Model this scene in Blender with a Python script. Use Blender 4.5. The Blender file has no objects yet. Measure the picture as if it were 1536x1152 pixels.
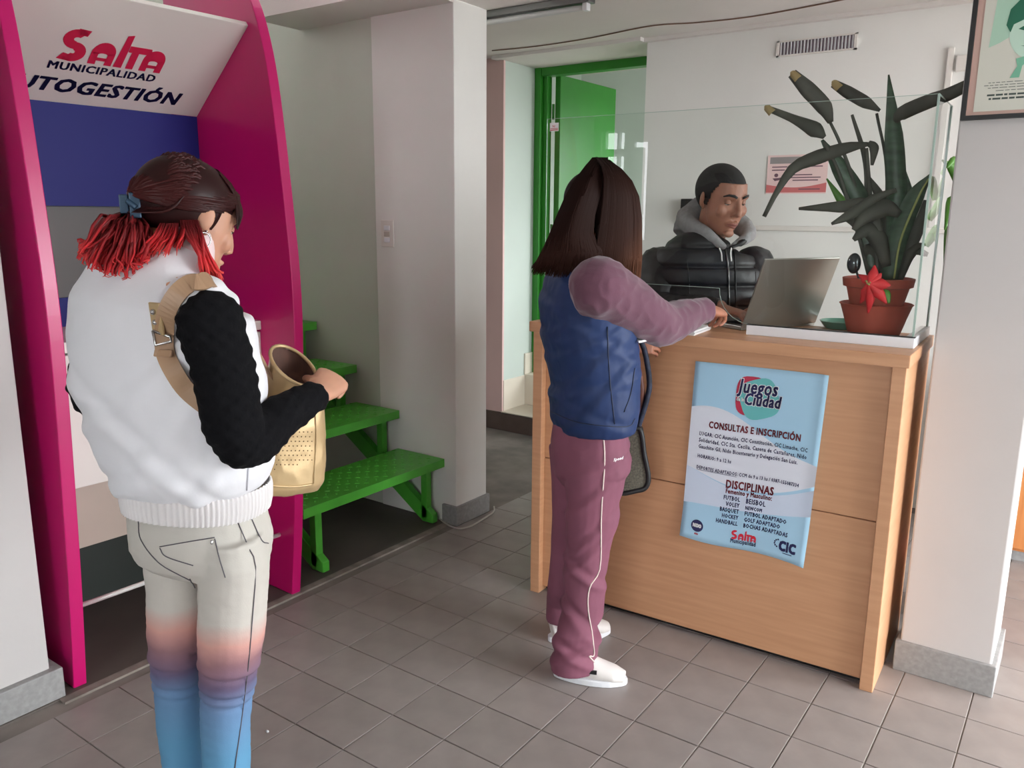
import bpy, bmesh, math, random
import numpy as np
from mathutils import Vector, Matrix, noise

random.seed(7)
scene = bpy.context.scene
COL = scene.collection

# ---------------------------------------------------------------- camera
CAM_H = 1.47
F_PX = 1231.5
PITCH, ROLL, YAW = 0.204546, -0.0078971, 0.6165563
def _cam_rows():
    fw = np.array([-math.sin(YAW)*math.cos(PITCH), math.cos(YAW)*math.cos(PITCH), -math.sin(PITCH)])
    r = np.array([math.cos(YAW), math.sin(YAW), 0.0]); d = np.cross(fw, r)
    c, s = math.cos(ROLL), math.sin(ROLL)
    return np.stack([c*r+s*d, -s*r+c*d, fw])
CR = _cam_rows()
cam_data = bpy.data.cameras.new('camera')
cam_data.sensor_width = 36.0
cam_data.lens = F_PX/1536*36.0
cam_data.clip_start = 0.05
cam = bpy.data.objects.new('camera', cam_data)
COL.objects.link(cam)
M = Matrix.Identity(4)
for i in range(3):
    M[i][0], M[i][1], M[i][2] = CR[0][i], -CR[1][i], -CR[2][i]
M[2][3] = CAM_H
cam.matrix_world = M
scene.camera = cam

# ---------------------------------------------------------------- sky and exposure
world = bpy.data.worlds.new('overcast_sky'); scene.world = world
world.use_nodes = True
bg = world.node_tree.nodes['Background']
bg.inputs[0].default_value = (0.93, 0.97, 1.0, 1)
bg.inputs[1].default_value = 15.0
vs = scene.view_settings
vs.view_transform = 'Standard'; vs.look = 'None'; vs.gamma = 1.0; vs.use_curve_mapping = False
vs.exposure = 0.0

def portal(name, loc, rot, sx, sy):
    l = bpy.data.lights.new(name, 'AREA'); l.shape = 'RECTANGLE'; l.size = sx; l.size_y = sy
    l.cycles.is_portal = True
    o = bpy.data.objects.new(name, l); COL.objects.link(o); o.location = loc; o.rotation_euler = rot
    o['kind'] = 'helper'
HP = math.pi/2
portal('entrance_daylight', (1.7, 3.0, 1.2), (0, HP, 0), 2.3, 2.9)          # daylight through the glazed entrance
portal('street_window_daylight', (-4.18, -3.6, 1.79), (-HP, 0, 0), .6, 1.2)  # windows in the street wall
portal('hall_window_daylight', (0.55, -3.6, 1.5), (-HP, 0, 0), 1.8, 1.5)
portal('office_window_daylight', (-1.55, 6.4, 1.6), (0, HP, 0), 1.2, 1.6)
portal('stairwell_window_daylight', (-5.2, 1.95, 2.9), (0, -HP, 0), .8, .9)

# ---------------------------------------------------------------- helpers
def ray(u, v):
    return CR.T @ np.array([(u-768)/F_PX, (v-576)/F_PX, 1.0])
CAMP = np.array([0, 0, CAM_H])
def on_z(u, v, z): d = ray(u, v); return CAMP + d*(z-CAM_H)/d[2]
def on_y(u, v, y): d = ray(u, v); return CAMP + d*y/d[1]
def on_x(u, v, x): d = ray(u, v); return CAMP + d*x/d[0]

def lin(c):
    c = c/255.0
    return c/12.92 if c <= 0.04045 else ((c+0.055)/1.055)**2.4
def rgb(r, g, b): return (lin(r), lin(g), lin(b), 1.0)

def mat(name, col, rough=0.6, metal=0.0, spec=0.5, var=0.0, vscale=6.0, bump=0.0, bscale=80.0, bdist=0.002, col2=None, stretch=None, rnd=0.0, coat=0.0, sheen=0.0, sss=0.0):
    m = bpy.data.materials.new(name); m.use_nodes = True
    nt = m.node_tree; b = nt.nodes['Principled BSDF']
    b.inputs['Base Color'].default_value = col
    b.inputs['Roughness'].default_value = rough
    b.inputs['Metallic'].default_value = metal
    b.inputs['Specular IOR Level'].default_value = spec
    if coat: b.inputs['Coat Weight'].default_value = coat; b.inputs['Coat Roughness'].default_value = 0.15
    if sheen: b.inputs['Sheen Weight'].default_value = sheen
    if sss:
        b.inputs['Subsurface Weight'].default_value = sss; b.inputs['Subsurface Radius'].default_value = (0.01, 0.004, 0.002)
        b.inputs['Subsurface Scale'].default_value = 1.0
    tc = nt.nodes.new('ShaderNodeTexCoord'); src = tc.outputs['Object']
    if stretch:
        mp = nt.nodes.new('ShaderNodeMapping'); mp.inputs['Scale'].default_value = stretch
        nt.links.new(src, mp.inputs[0]); src = mp.outputs[0]
    last = None
    if var or col2:
        n = nt.nodes.new('ShaderNodeTexNoise'); n.inputs['Scale'].default_value = vscale; n.inputs['Detail'].default_value = 5
        nt.links.new(src, n.inputs['Vector'])
        r = nt.nodes.new('ShaderNodeValToRGB')
        c2 = col2 if col2 else tuple(max(0, x*(1-var)) for x in col[:3])+(1,)
        c1 = col if col2 else tuple(min(1, x*(1+var*0.6)) for x in col[:3])+(1,)
        r.color_ramp.elements[0].position = 0.35; r.color_ramp.elements[1].position = 0.68
        r.color_ramp.elements[0].color = c2; r.color_ramp.elements[1].color = c1
        nt.links.new(n.outputs['Fac'], r.inputs[0]); last = r.outputs[0]
        nt.links.new(last, b.inputs['Base Color'])
    if rnd:
        oi = nt.nodes.new('ShaderNodeObjectInfo'); mr = nt.nodes.new('ShaderNodeMapRange')
        mr.inputs[3].default_value = 1-rnd; mr.inputs[4].default_value = 1+rnd
        nt.links.new(oi.outputs['Random'], mr.inputs[0])
        mx = nt.nodes.new('ShaderNodeMix'); mx.data_type = 'RGBA'; mx.blend_type = 'MULTIPLY'; mx.inputs[0].default_value = 1
        if last: nt.links.new(last, mx.inputs[6])
        else: mx.inputs[6].default_value = col
        nt.links.new(mr.outputs[0], mx.inputs[7]); nt.links.new(mx.outputs[2], b.inputs['Base Color'])
    if bump:
        n2 = nt.nodes.new('ShaderNodeTexNoise'); n2.inputs['Scale'].default_value = bscale; n2.inputs['Detail'].default_value = 4
        nt.links.new(src, n2.inputs['Vector'])
        bp = nt.nodes.new('ShaderNodeBump'); bp.inputs['Strength'].default_value = bump; bp.inputs['Distance'].default_value = bdist
        nt.links.new(n2.outputs['Fac'], bp.inputs['Height']); nt.links.new(bp.outputs[0], b.inputs['Normal'])
    return m

def pane_mat(name, tint, refl=1.0):
    m = bpy.data.materials.new(name); m.use_nodes = True; nt = m.node_tree
    for n in list(nt.nodes): nt.nodes.remove(n)
    out = nt.nodes.new('ShaderNodeOutputMaterial'); mix = nt.nodes.new('ShaderNodeMixShader')
    t = nt.nodes.new('ShaderNodeBsdfTransparent'); t.inputs[0].default_value = tint
    g = nt.nodes.new('ShaderNodeBsdfGlossy'); g.inputs['Roughness'].default_value = 0.005
    fr = nt.nodes.new('ShaderNodeFresnel'); fr.inputs[0].default_value = 1.45
    mu = nt.nodes.new('ShaderNodeMath'); mu.operation = 'MULTIPLY'; mu.inputs[1].default_value = refl
    nt.links.new(fr.outputs[0], mu.inputs[0]); nt.links.new(mu.outputs[0], mix.inputs[0])
    nt.links.new(t.outputs[0], mix.inputs[1]); nt.links.new(g.outputs[0], mix.inputs[2]); nt.links.new(mix.outputs[0], out.inputs[0])
    return m

MW = {}     # world matrix of every parent, so that shapes can be given in world space
def reg(o, m): MW[o.name] = m
def props(o, label=None, cat=None, group=None, kind=None):
    if label: o['label'] = label
    if cat: o['category'] = cat
    if group: o['group'] = group
    if kind: o['kind'] = kind
    return o
def thing(name, label, cat, loc=(0, 0, 0), rz=0.0, group=None):
    o = bpy.data.objects.new(name, None); COL.objects.link(o); o.empty_display_size = 0.1
    o.location = loc; o.rotation_euler = (0, 0, rz)
    reg(o, Matrix.Translation(loc) @ Matrix.Rotation(rz, 4, 'Z'))
    return props(o, label, cat, group)

def link_mesh(name, verts, faces, m, parent=None, smooth=False, local=False, bevel=0.0, auto=None):
    """One mesh object. Vertices in world space unless local (then in the parent's space)."""
    v = np.asarray(verts, dtype=float).reshape(-1, 3)
    if parent is not None:
        if not local:
            inv = np.array(MW[parent.name].inverted()); v = v @ inv[:3, :3].T + inv[:3, 3]
        loc = (0, 0, 0)
    else:
        lo, hi = v.min(0), v.max(0); loc = ((lo[0]+hi[0])/2, (lo[1]+hi[1])/2, lo[2]); v = v - np.array(loc)
    me = bpy.data.meshes.new(name); me.from_pydata(v.tolist(), [], [tuple(int(i) for i in f) for f in faces]); me.update()
    bm = bmesh.new(); bm.from_mesh(me); bmesh.ops.recalc_face_normals(bm, faces=bm.faces); bm.to_mesh(me); bm.free()
    o = bpy.data.objects.new(name, me); COL.objects.link(o); o.location = loc
    if parent is not None:
        o.parent = parent; reg(o, MW[parent.name])
    else: reg(o, Matrix.Translation(loc))
    if m is not None: me.materials.append(m)
    if smooth:
        for p in me.polygons: p.use_smooth = True
        if auto: me.set_sharp_from_angle(angle=math.radians(auto))
    if bevel:
        b = o.modifiers.new('edge', 'BEVEL'); b.width = bevel; b.segments = 2; b.limit_method = 'ANGLE'; b.angle_limit = math.radians(40)
    return o

class MB:
    def __init__(s): s.v = []; s.f = []
    def add(s, v, f):
        n = len(s.v); s.v += [tuple(p) for p in v]; s.f += [tuple(i+n for i in q) for q in f]; return s
    def box(s, x0, x1, y0, y1, z0, z1):
        return s.add([(x0,y0,z0),(x1,y0,z0),(x1,y1,z0),(x0,y1,z0),(x0,y0,z1),(x1,y0,z1),(x1,y1,z1),(x0,y1,z1)],
                     [(0,3,2,1),(4,5,6,7),(0,1,5,4),(1,2,6,5),(2,3,7,6),(3,0,4,7)])
    def obox(s, c, ax, ay, az):
        c, ax, ay, az = map(np.array, (c, ax, ay, az))
        p = [c+i*ax+j*ay+k*az for k in (-1, 1) for i, j in ((-1,-1),(1,-1),(1,1),(-1,1))]
        return s.add(p, [(0,3,2,1),(4,5,6,7),(0,1,5,4),(1,2,6,5),(2,3,7,6),(3,0,4,7)])
    def bar(s, a, b, w, h, up=(0, 0, 1)):
        a, b = np.array(a, float), np.array(b, float); d = b-a; L = np.linalg.norm(d); d /= L
        side = np.cross(d, up); side /= np.linalg.norm(side); u = np.cross(side, d)
        return s.obox((a+b)/2, d*L/2, side*w/2, u*h/2)
    def prism(s, poly, fn0, fn1):
        n = len(poly); v = [fn0(p) for p in poly]+[fn1(p) for p in poly]
        f = [tuple(range(n))[::-1], tuple(range(n, 2*n))]+[(i, (i+1) % n, n+(i+1) % n, n+i) for i in range(n)]
        return s.add(v, f)
    def tube(s, pts, r, n=8, cap=True):
        pts = [np.array(p, float) for p in pts]; rr = r if hasattr(r, '__len__') else [r]*len(pts)
        return s.loft([(p, q, q) for p, q in zip(pts, rr)], n=n, cap=cap)
    def loft(s, secs, side=None, n=16, cap=True, power=2.0):
        """secs: (centre, half width, half depth[, side vector]); a rounded tube through elliptical sections."""
        C = np.array([q[0] for q in secs], float); k = len(secs)
        T = np.gradient(C, axis=0) if k > 2 else np.repeat((C[1]-C[0])[None], k, 0)
        T /= np.linalg.norm(T, axis=1)[:, None]+1e-12
        prev = np.array(side, float) if side is not None else None
        rings = []
        for i in range(k):
            t = T[i]
            sv = np.array(secs[i][3], float) if len(secs[i]) > 3 else prev
            if sv is None:
                sv = np.cross(t, (0, 0, 1)) if abs(t[2]) < 0.9 else np.array((1.0, 0, 0))
            sv = sv - t*(sv @ t); sv /= np.linalg.norm(sv)+1e-12; prev = sv
            w = np.cross(t, sv); a, b = secs[i][1], secs[i][2]
            ring = []
            for j in range(n):
                an = 2*math.pi*j/n; c_, s_ = math.cos(an), math.sin(an)
                c_ = math.copysign(abs(c_)**(2/power), c_); s_ = math.copysign(abs(s_)**(2/power), s_)
                ring.append(C[i]+sv*a*c_+w*b*s_)
            rings.append(ring)
        base = len(s.v)
        for r in rings: s.v += [tuple(p) for p in r]
        for i in range(k-1):
            for j in range(n):
                a0 = base+i*n+j; a1 = base+i*n+(j+1) % n
                s.f.append((a0, a1, a1+n, a0+n))
        if cap:
            s.f.append(tuple(base+j for j in range(n))[::-1]); s.f.append(tuple(base+(k-1)*n+j for j in range(n)))
        return s
    def ball(s, c, rx, ry, rz, ax=None, n=16, m=10):
        c = np.array(c, float); A = np.eye(3) if ax is None else np.array(ax, float)
        base = len(s.v); v = []
        for i in range(1, m):
            th = math.pi*i/m
            for j in range(n):
                ph = 2*math.pi*j/n
                q = (rx*math.sin(th)*math.cos(ph), ry*math.sin(th)*math.sin(ph), rz*math.cos(th)); v.append(c+q[0]*A[0]+q[1]*A[1]+q[2]*A[2])
        v.append(c+rz*A[2]); v.append(c-rz*A[2]); s.v += [tuple(p) for p in v]
        for i in range(m-2):
            for j in range(n):
                a0 = base+i*n+j; a1 = base+i*n+(j+1) % n; s.f.append((a0, a0+n, a1+n, a1))
        t, b = base+(m-1)*n, base+(m-1)*n+1
        for j in range(n):
            s.f.append((t, base+j, base+(j+1) % n)); s.f.append((b, base+(m-2)*n+(j+1) % n, base+(m-2)*n+j))
        return s
    def lathe(s, c, prof, n=24):
        c = np.array(c, float); base = len(s.v); k = len(prof)
        for r, z in prof:
            for j in range(n):
                an = 2*math.pi*j/n; s.v.append((c[0]+r*math.cos(an), c[1]+r*math.sin(an), c[2]+z))
        for i in range(k-1):
            for j in range(n):
                a0 = base+i*n+j; a1 = base+i*n+(j+1) % n; s.f.append((a0, a1, a1+n, a0+n))
        s.f.append(tuple(base+j for j in range(n))[::-1]); s.f.append(tuple(base+(k-1)*n+j for j in range(n)))
        return s
    def build(s, name, m, parent=None, **k): return link_mesh(name, s.v, s.f, m, parent, **k)

def spline(pts, n):
    """Catmull-Rom through rows of numbers."""
    P = np.array(pts, float); P = np.vstack([2*P[0]-P[1], P, 2*P[-1]-P[-2]]); out = []; k = len(P)-3
    for i in range(n):
        t = i/(n-1)*k; j = min(int(t), k-1); t -= j; a, b, c, d = P[j:j+4]
        out.append(0.5*((2*b)+(-a+c)*t+(2*a-5*b+4*c-d)*t*t+(-a+3*b-3*c+d)*t**3))
    return np.array(out)

def remesh(mb, voxel, smooth=4, factor=0.5):
    me = bpy.data.meshes.new('tmp'); me.from_pydata(mb.v, [], mb.f)
    bm = bmesh.new(); bm.from_mesh(me); bmesh.ops.recalc_face_normals(bm, faces=bm.faces); bm.to_mesh(me); bm.free()
    o = bpy.data.objects.new('tmp', me); COL.objects.link(o)
    r = o.modifiers.new('r', 'REMESH'); r.mode = 'VOXEL'; r.voxel_size = voxel
    if smooth:
        q = o.modifiers.new('s', 'SMOOTH'); q.factor = factor; q.iterations = smooth
    dg = bpy.context.evaluated_depsgraph_get(); ev = o.evaluated_get(dg); m2 = bpy.data.meshes.new_from_object(ev)
    v = np.empty(len(m2.vertices)*3); m2.vertices.foreach_get('co', v); v = v.reshape(-1, 3)
    nr = np.empty(len(m2.vertices)*3); m2.vertices.foreach_get('normal', nr); nr = nr.reshape(-1, 3)
    f = [tuple(p.vertices) for p in m2.polygons]
    bpy.data.objects.remove(o); bpy.data.meshes.remove(me); bpy.data.meshes.remove(m2)
    return v, nr, f

def text2d(s, size=1.0, bold=0.0, shear=0.0, align='LEFT', space=1.0, res=2):
    """Flat outline text as 2D vertices and faces."""
    c = bpy.data.curves.new('t', 'FONT'); c.body = s; c.size = size; c.offset = bold; c.shear = shear; c.align_x = align
    c.space_character = space; c.resolution_u = res
    o = bpy.data.objects.new('t', c); COL.objects.link(o)
    dg = bpy.context.evaluated_depsgraph_get(); m2 = bpy.data.meshes.new_from_object(o.evaluated_get(dg))
    v = np.array([p.co[:2] for p in m2.vertices]).reshape(-1, 2); f = [tuple(p.vertices) for p in m2.polygons]
    bpy.data.objects.remove(o); bpy.data.curves.remove(c); bpy.data.meshes.remove(m2)
    return v, f
class Print:
    """Collects flat artwork in 2D and lays it on a surface through fn(x, y)."""
    def __init__(s): s.v = []; s.f = []
    def add(s, v, f):
        n = len(s.v); s.v += [tuple(p) for p in v]; s.f += [tuple(i+n for i in q) for q in f]; return s
    def text(s, t, x, y, w=None, size=1.0, stamp=0.0, **k):
        if stamp:
            for i in (-1, 0, 1):
                for j in (-1, 0, 1): s.text(t, x+i*stamp, y+j*stamp*.7, w, size, 0.0, **k)
            return s
        k.setdefault('space', 1.1)
        v, f = text2d(t, size, **k)
        if len(v) == 0: return s
        if w: v = v*(w/(v[:, 0].max()-v[:, 0].min()))
        if k.get('align', 'LEFT') == 'LEFT': v[:, 0] -= v[:, 0].min()
        return s.add(v+np.array([x, y]), f)
    def poly(s, pts): return s.add(pts, [tuple(range(len(pts)))])
    def strip(s, outer, inner):
        n = len(outer); return s.add(list(outer)+list(inner), [(i, i+1, n+i+1, n+i) for i in range(n-1)])
    def rect(s, x0, y0, x1, y1): return s.poly([(x0, y0), (x1, y0), (x1, y1), (x0, y1)])
    def build(s, name, m, parent, fn, **k): return link_mesh(name, [fn(p[0], p[1]) for p in s.v], s.f, m, parent, **k)

# ---------------------------------------------------------------- materials
m_white = mat('white_plaster', rgb(230, 228, 224), 0.75, var=0.06, vscale=1.4, bump=0.25, bscale=30, bdist=0.003)
m_pillar = mat('greyish_pillar_paint', rgb(198, 194, 192), 0.75, var=0.05, vscale=1.6, bump=0.25, bscale=30, bdist=0.003)
m_stairwall = mat('stair_plaster_green_bounce', rgb(204, 210, 198), 0.8, var=0.08, vscale=1.1, bump=0.25, bscale=30, bdist=0.003)  # faint green tint stands in for light reflected off greenery
m_pink = mat('dusty_pink_plaster', rgb(224, 190, 186), 0.75, var=0.05, vscale=2)
m_pale = mat('pale_green_plaster', rgb(196, 206, 198), 0.7, var=0.04, vscale=2)
m_ceil = mat('ceiling_paint', rgb(226, 220, 216), 0.8, var=0.05, vscale=1.5)
m_tile = mat('grey_floor_tile', rgb(150, 141, 137), 0.42, var=0.10, vscale=9, bump=0.12, bscale=60, rnd=0.05)
m_grout = mat('grout', rgb(132, 124, 118), 0.9, var=0.3, vscale=5)
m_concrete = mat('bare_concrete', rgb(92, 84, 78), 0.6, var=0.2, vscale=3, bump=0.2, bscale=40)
m_granite = mat('grey_stone_skirting', rgb(150, 149, 148), 0.5, var=0.14, vscale=60)
m_brownstone = mat('brown_skirting', rgb(92, 76, 70), 0.5, var=0.2, vscale=8)
m_cream = mat('cream_tile', rgb(222, 212, 196), 0.35, var=0.05, vscale=4)
m_green = mat('green_gloss_paint', rgb(82, 178, 60), 0.35, var=0.10, vscale=12, bump=0.08, bscale=50)
m_doorgreen = mat('door_green_paint', rgb(44, 132, 36), 0.35, var=0.06, vscale=5)
m_magenta = mat('magenta_lacquer', rgb(196, 16, 104), 0.28, var=0.04, vscale=3)
m_kwhite = mat('white_laminate', rgb(226, 220, 214), 0.4, var=0.03, vscale=3)
m_kblue = mat('blue_panel', rgb(30, 34, 120), 0.55, spec=.3)
m_kgrey = mat('grey_screen_panel', rgb(96, 94, 92), 0.5)
m_taupe = mat('taupe_panel', rgb(176, 160, 148), 0.5, var=0.04)
m_darkgreen = mat('dark_green_board', rgb(38, 46, 40), 0.5)
m_steel = mat('brushed_steel', rgb(200, 200, 200), 0.25, metal=1.0)
m_steeldark = mat('grey_metal', rgb(120, 120, 120), 0.35, metal=0.8)
m_black = mat('black_plastic', rgb(22, 22, 24), 0.45)
m_wood = mat('beech_laminate', rgb(206, 156, 118), 0.45, col2=rgb(196, 146, 108), vscale=3.0, stretch=(1.2, 1.2, 22))
m_woodtop = mat('beech_laminate_top', rgb(206, 156, 118), 0.4, col2=rgb(194, 144, 106), vscale=3.0, stretch=(1.2, 22, 22))
m_orangewood = mat('orange_wood', rgb(214, 142, 84), 0.4, col2=rgb(200, 126, 70), vscale=3, stretch=(16, 16, 1.5))
m_plastic = mat('white_plastic', rgb(225, 226, 230), 0.35)
m_navyink = mat('navy_ink', rgb(28, 30, 84), 0.6)
m_redink = mat('crimson_ink', rgb(205, 30, 72), 0.5)
m_blackink = mat('black_ink', rgb(45, 45, 55), 0.6)
m_maroonink = mat('maroon_ink', rgb(120, 30, 45), 0.6)
m_paper = mat('white_paper', rgb(236, 236, 236), 0.7)
m_glass = pane_mat('clear_pane', (0.93, 0.96, 0.94, 1), 1.0)
m_glassedge = mat('green_glass_edge', rgb(168, 190, 180), 0.15, spec=0.8)
m_terracotta = mat('terracotta', rgb(176, 84, 68), 0.7, var=0.12, vscale=10)
m_leafdark = mat('dry_dark_leaf', rgb(72, 74, 66), 0.6, var=0.3, vscale=14)
m_leaf = mat('snake_plant_leaf', rgb(66, 94, 72), 0.4, col2=rgb(46, 66, 52), vscale=18, stretch=(1, 1, 3))
m_leafgreen = mat('fresh_leaf', rgb(86, 140, 52), 0.4, var=0.2, vscale=10)
m_leafedge = mat('yellow_leaf_edge', rgb(150, 160, 96), 0.45)
m_cable = mat('grey_cable', rgb(190, 184, 176), 0.5)
m_browncable = mat('brown_cable', rgb(120, 92, 78), 0.6)
# ================================================================ the setting
def struct(name, mb, m, parent=None, **k):
    o = mb.build(name, m, parent, **k)
    if parent is None: o['kind'] = 'structure'
    return o
X_EDGE = -2.43
floor = struct('floor', MB().box(-7.2, 1.85, -3.8, 4.6, -0.12, -0.003), m_grout)
tile_me = None
GX, GY, TS = -1.359, 1.595, 0.2
def tile_mesh():
    mb = MB(); h = TS/2-0.0016
    mb.add([(-h,-h,-.008),(h,-h,-.008),(h,h,-.008),(-h,h,-.008),(-h,-h,-.001),(h,-h,-.001),(h,h,-.001),(-h,h,-.001),
            (-h+.0015,-h+.0015,0),(h-.0015,-h+.0015,0),(h-.0015,h-.0015,0),(-h+.0015,h-.0015,0)],
           [(0,1,5,4),(1,2,6,5),(2,3,7,6),(3,0,4,7),(4,5,9,8),(5,6,10,9),(6,7,11,10),(7,4,8,11),(8,9,10,11)])
    return mb
tmb = tile_mesh()
inview, rest = [], []
for i in range(-6, 20):
    for j in range(-26, 16):
        cx, cy = GX+(i+.5)*TS, GY+(j+.5)*TS
        if (cx-TS/2 < X_EDGE-0.12) or cx > 1.68 or cy > 4.47 or cy < -3.6: continue
        vis = False
        for dx in (-.1, 0, .1):
            for dy in (-.1, 0, .1):
                c = CR @ np.array([cx+dx, cy+dy, -CAM_H])
                if c[2] > .3:
                    u, v = 768+F_PX*c[0]/c[2], 576+F_PX*c[1]/c[2]
                    if -5 < u < 1541 and -5 < v < 1157: vis = True
        # tiles under the counter or beyond the reception pillar row are hidden
        (inview if vis else rest).append((cx, cy))
inview.sort(key=lambda p: p[0]**2+p[1]**2)
rest += inview[290:]; inview = inview[:290]
first = None
for cx, cy in inview:
    dz = random.uniform(-.0005, .0005)
    if first is None:
        first = link_mesh('tile', tmb.v, tmb.f, m_tile, floor, local=True); o = first
    else:
        o = first.copy(); COL.objects.link(o); o.parent = floor
    fl = MW[floor.name].translation
    o.location = (cx-fl.x, cy-fl.y, dz-fl.z)
rm = MB()
for cx, cy in rest: rm.add([(x+cx, y+cy, z) for x, y, z in tmb.v], tmb.f)
o = rm.build('tile_field', m_tile, floor); o['kind'] = 'stuff'
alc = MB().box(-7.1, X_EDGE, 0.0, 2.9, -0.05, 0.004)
struct('floor_alcove', alc, m_concrete, bevel=0.002)
struct('trim_1', MB().box(X_EDGE-.004, X_EDGE+.03, 1.05, 2.88, -0.004, 0.0045), mat('cement_joint', rgb(140, 130, 122), 0.9, var=0.3, vscale=14))

# centre pillar with the stair wall running off it, left wall end, right pillar
def chipped(mb, amp=0.003, seed=0): return mb
w = struct('wall_stair', MB().box(-5.35, -2.86, 2.90, 3.10, 0, 3.7), m_stairwall)
struct('pillar_centre', MB().box(-2.86, -2.37, 2.893, 3.128, 0.0, 2.36), m_white, bevel=0.004)
struct('pillar_left', MB().box(-2.85, -2.462, 0.80, 1.045, 0, 2.6), m_pillar, bevel=0.005)
struct('wall_left', MB().box(-7.1, -2.85, 0.86, 1.0, 0, 3.7).box(-7.1, -6.95, -3.6, 1.25, 0, 3.7).box(-5.35, -5.2, 0.9, 1.5, 0, 3.7).box(-5.35, -5.2, 1.5, 2.4, 0, 2.5).box(-5.35, -5.2, 2.4, 2.95, 0, 3.7).box(-5.35, -5.2, 1.5, 2.4, 3.3, 3.7), m_white)
struct('pillar_right', MB().box(-0.385, -0.122, 2.770, 3.05, 0, 2.43), m_pillar, bevel=0.006)
def skirting(name, mb): return struct(name, mb, m_granite, bevel=0.003)
skirting('baseboard_left', MB().box(-2.86, -2.437, 0.775, 1.072, 0, 0.10))
skirting('baseboard_centre', MB().box(-2.45, -2.357, 2.878, 3.14, 0, 0.095))
skirting('baseboard_right', MB().box(-0.398, -0.108, 2.757, 3.06, 0, 0.105))
# ceilings: low hall ceiling, beam over the stair, reception ceiling
struct('ceiling', MB().box(-2.37, 2.7, -3.7, 3.126, 2.36, 2.5).box(-7.1, -2.37, -3.7, 0.9, 2.62, 2.7), m_ceil)
struct('beam_stair', MB().box(-3.35, -2.37, 2.62, 2.90, 2.345, 2.6), m_ceil)
struct('ceiling_stairwell', MB().box(-7.2, -2.37, -3.7, 3.2, 3.7, 3.8).box(-2.37, -2.30, -3.7, 2.9, 2.5, 3.75), m_ceil)
struct('ceiling_reception', MB().box(-5.2, 2.7, 3.126, 4.95, 2.445, 2.56), m_ceil)
struct('trim_2', MB().box(-2.255, 2.6, 4.44, 4.482, 2.425, 2.447).box(-3.3, -2.255, 4.40, 4.86, 2.425, 2.447), m_ceil)
# reception back wall, pink return, alcove with the door, steps
wb = struct('wall_back', MB().box(-2.252, 2.6, 4.48, 4.92, 0, 2.46), m_white)
struct('wall_pink', MB().box(-5.2, -3.253, 4.48, 4.92, 0.0, 2.46), m_pale)
struct('trim_3', MB().box(-5.2, -3.249, 4.466, 4.484, 0.11, 2.46), m_pink)
struct('wall_reception_left', MB().box(-5.3, -5.15, 3.1, 4.9, 0, 2.5), m_white)
struct('baseboard_back', MB().box(-5.2, -2.2, 4.455, 4.486, 0, 0.125), m_brownstone)
st = struct('floor_step', MB().box(-3.253, -2.252, 4.47, 4.92, 0, 0.118), m_brownstone)
for x0 in (-3.25, -2.92, -2.59): struct('step_tile', MB().box(x0, min(x0+.326, -2.255), 4.455, 4.735, 0.118, 0.132), m_cream, st, bevel=0.002)
for x0 in (-3.25, -2.92, -2.59): struct('riser_tile', MB().box(x0, min(x0+.326, -2.255), 4.735, 4.92, 0.132, 0.352), m_cream, st, bevel=0.002)
struct('skirting_tile', MB().box(-3.255, -3.243, 4.48, 4.735, 0.132, 0.345), m_cream, st, bevel=0.002)
struct('skirting_tile', MB().box(-3.255, -3.243, 4.735, 4.84, 0.352, 0.50), m_cream, st, bevel=0.002)
# green door frame and leaf
df = props(thing('door_1', 'green painted steel door swung open into the pale back office', 'door', (-3.2, 4.86, 0.352)), kind='structure')
MB().box(-3.253, -3.205, 4.825, 4.915, 0.352, 2.43).box(-3.205, -3.17, 4.86, 4.915, 0.352, 2.40).box(-2.32, -2.255, 4.83, 4.915, 0.352, 2.43).box(-3.205, -2.32, 4.835, 4.915, 2.372, 2.43).build('door_frame', m_doorgreen, df, bevel=0.004)
leaf = MB().box(-3.150, -3.108, 4.925, 5.70, 0.36, 2.385).build('door_leaf', m_doorgreen, df, bevel=0.003)
MB().box(-3.108, -3.085, 5.60, 5.64, 1.35, 1.50).box(-3.085, -3.07, 5.52, 5.64, 1.42, 1.44).build('door_handle', m_steel, leaf)
for z in (0.6, 1.35, 2.15): MB().tube([(-3.16, 4.92, z-.05), (-3.16, 4.92, z+.05)], 0.009).build('hinge', m_doorgreen, leaf)
# back office
struct('wall_office', MB().box(-4.6, -1.4, 7.6, 7.75, 0.2, 2.9).box(-4.7, -4.55, 4.92, 7.7, 0.2, 2.9)
       .box(-1.55, -1.4, 4.92, 5.6, 0.2, 2.9).box(-1.55, -1.4, 7.2, 7.7, 0.2, 2.9).box(-1.55, -1.4, 5.6, 7.2, 0.2, 1.0).box(-1.55, -1.4, 5.6, 7.2, 2.2, 2.9), m_pale)
struct('ceiling_office', MB().box(-4.7, -1.4, 4.92, 7.75, 2.86, 2.95), m_ceil)
struct('floor_office', MB().box(-4.7, -1.4, 4.92, 7.75, 0.25, 0.352), m_cream)
struct('wall_office_front', MB().box(-4.7, -1.4, 4.86, 4.95, 2.44, 2.9).box(-4.7, -3.254, 4.9, 4.95, 0.2, 2.5), m_pale)
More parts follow.
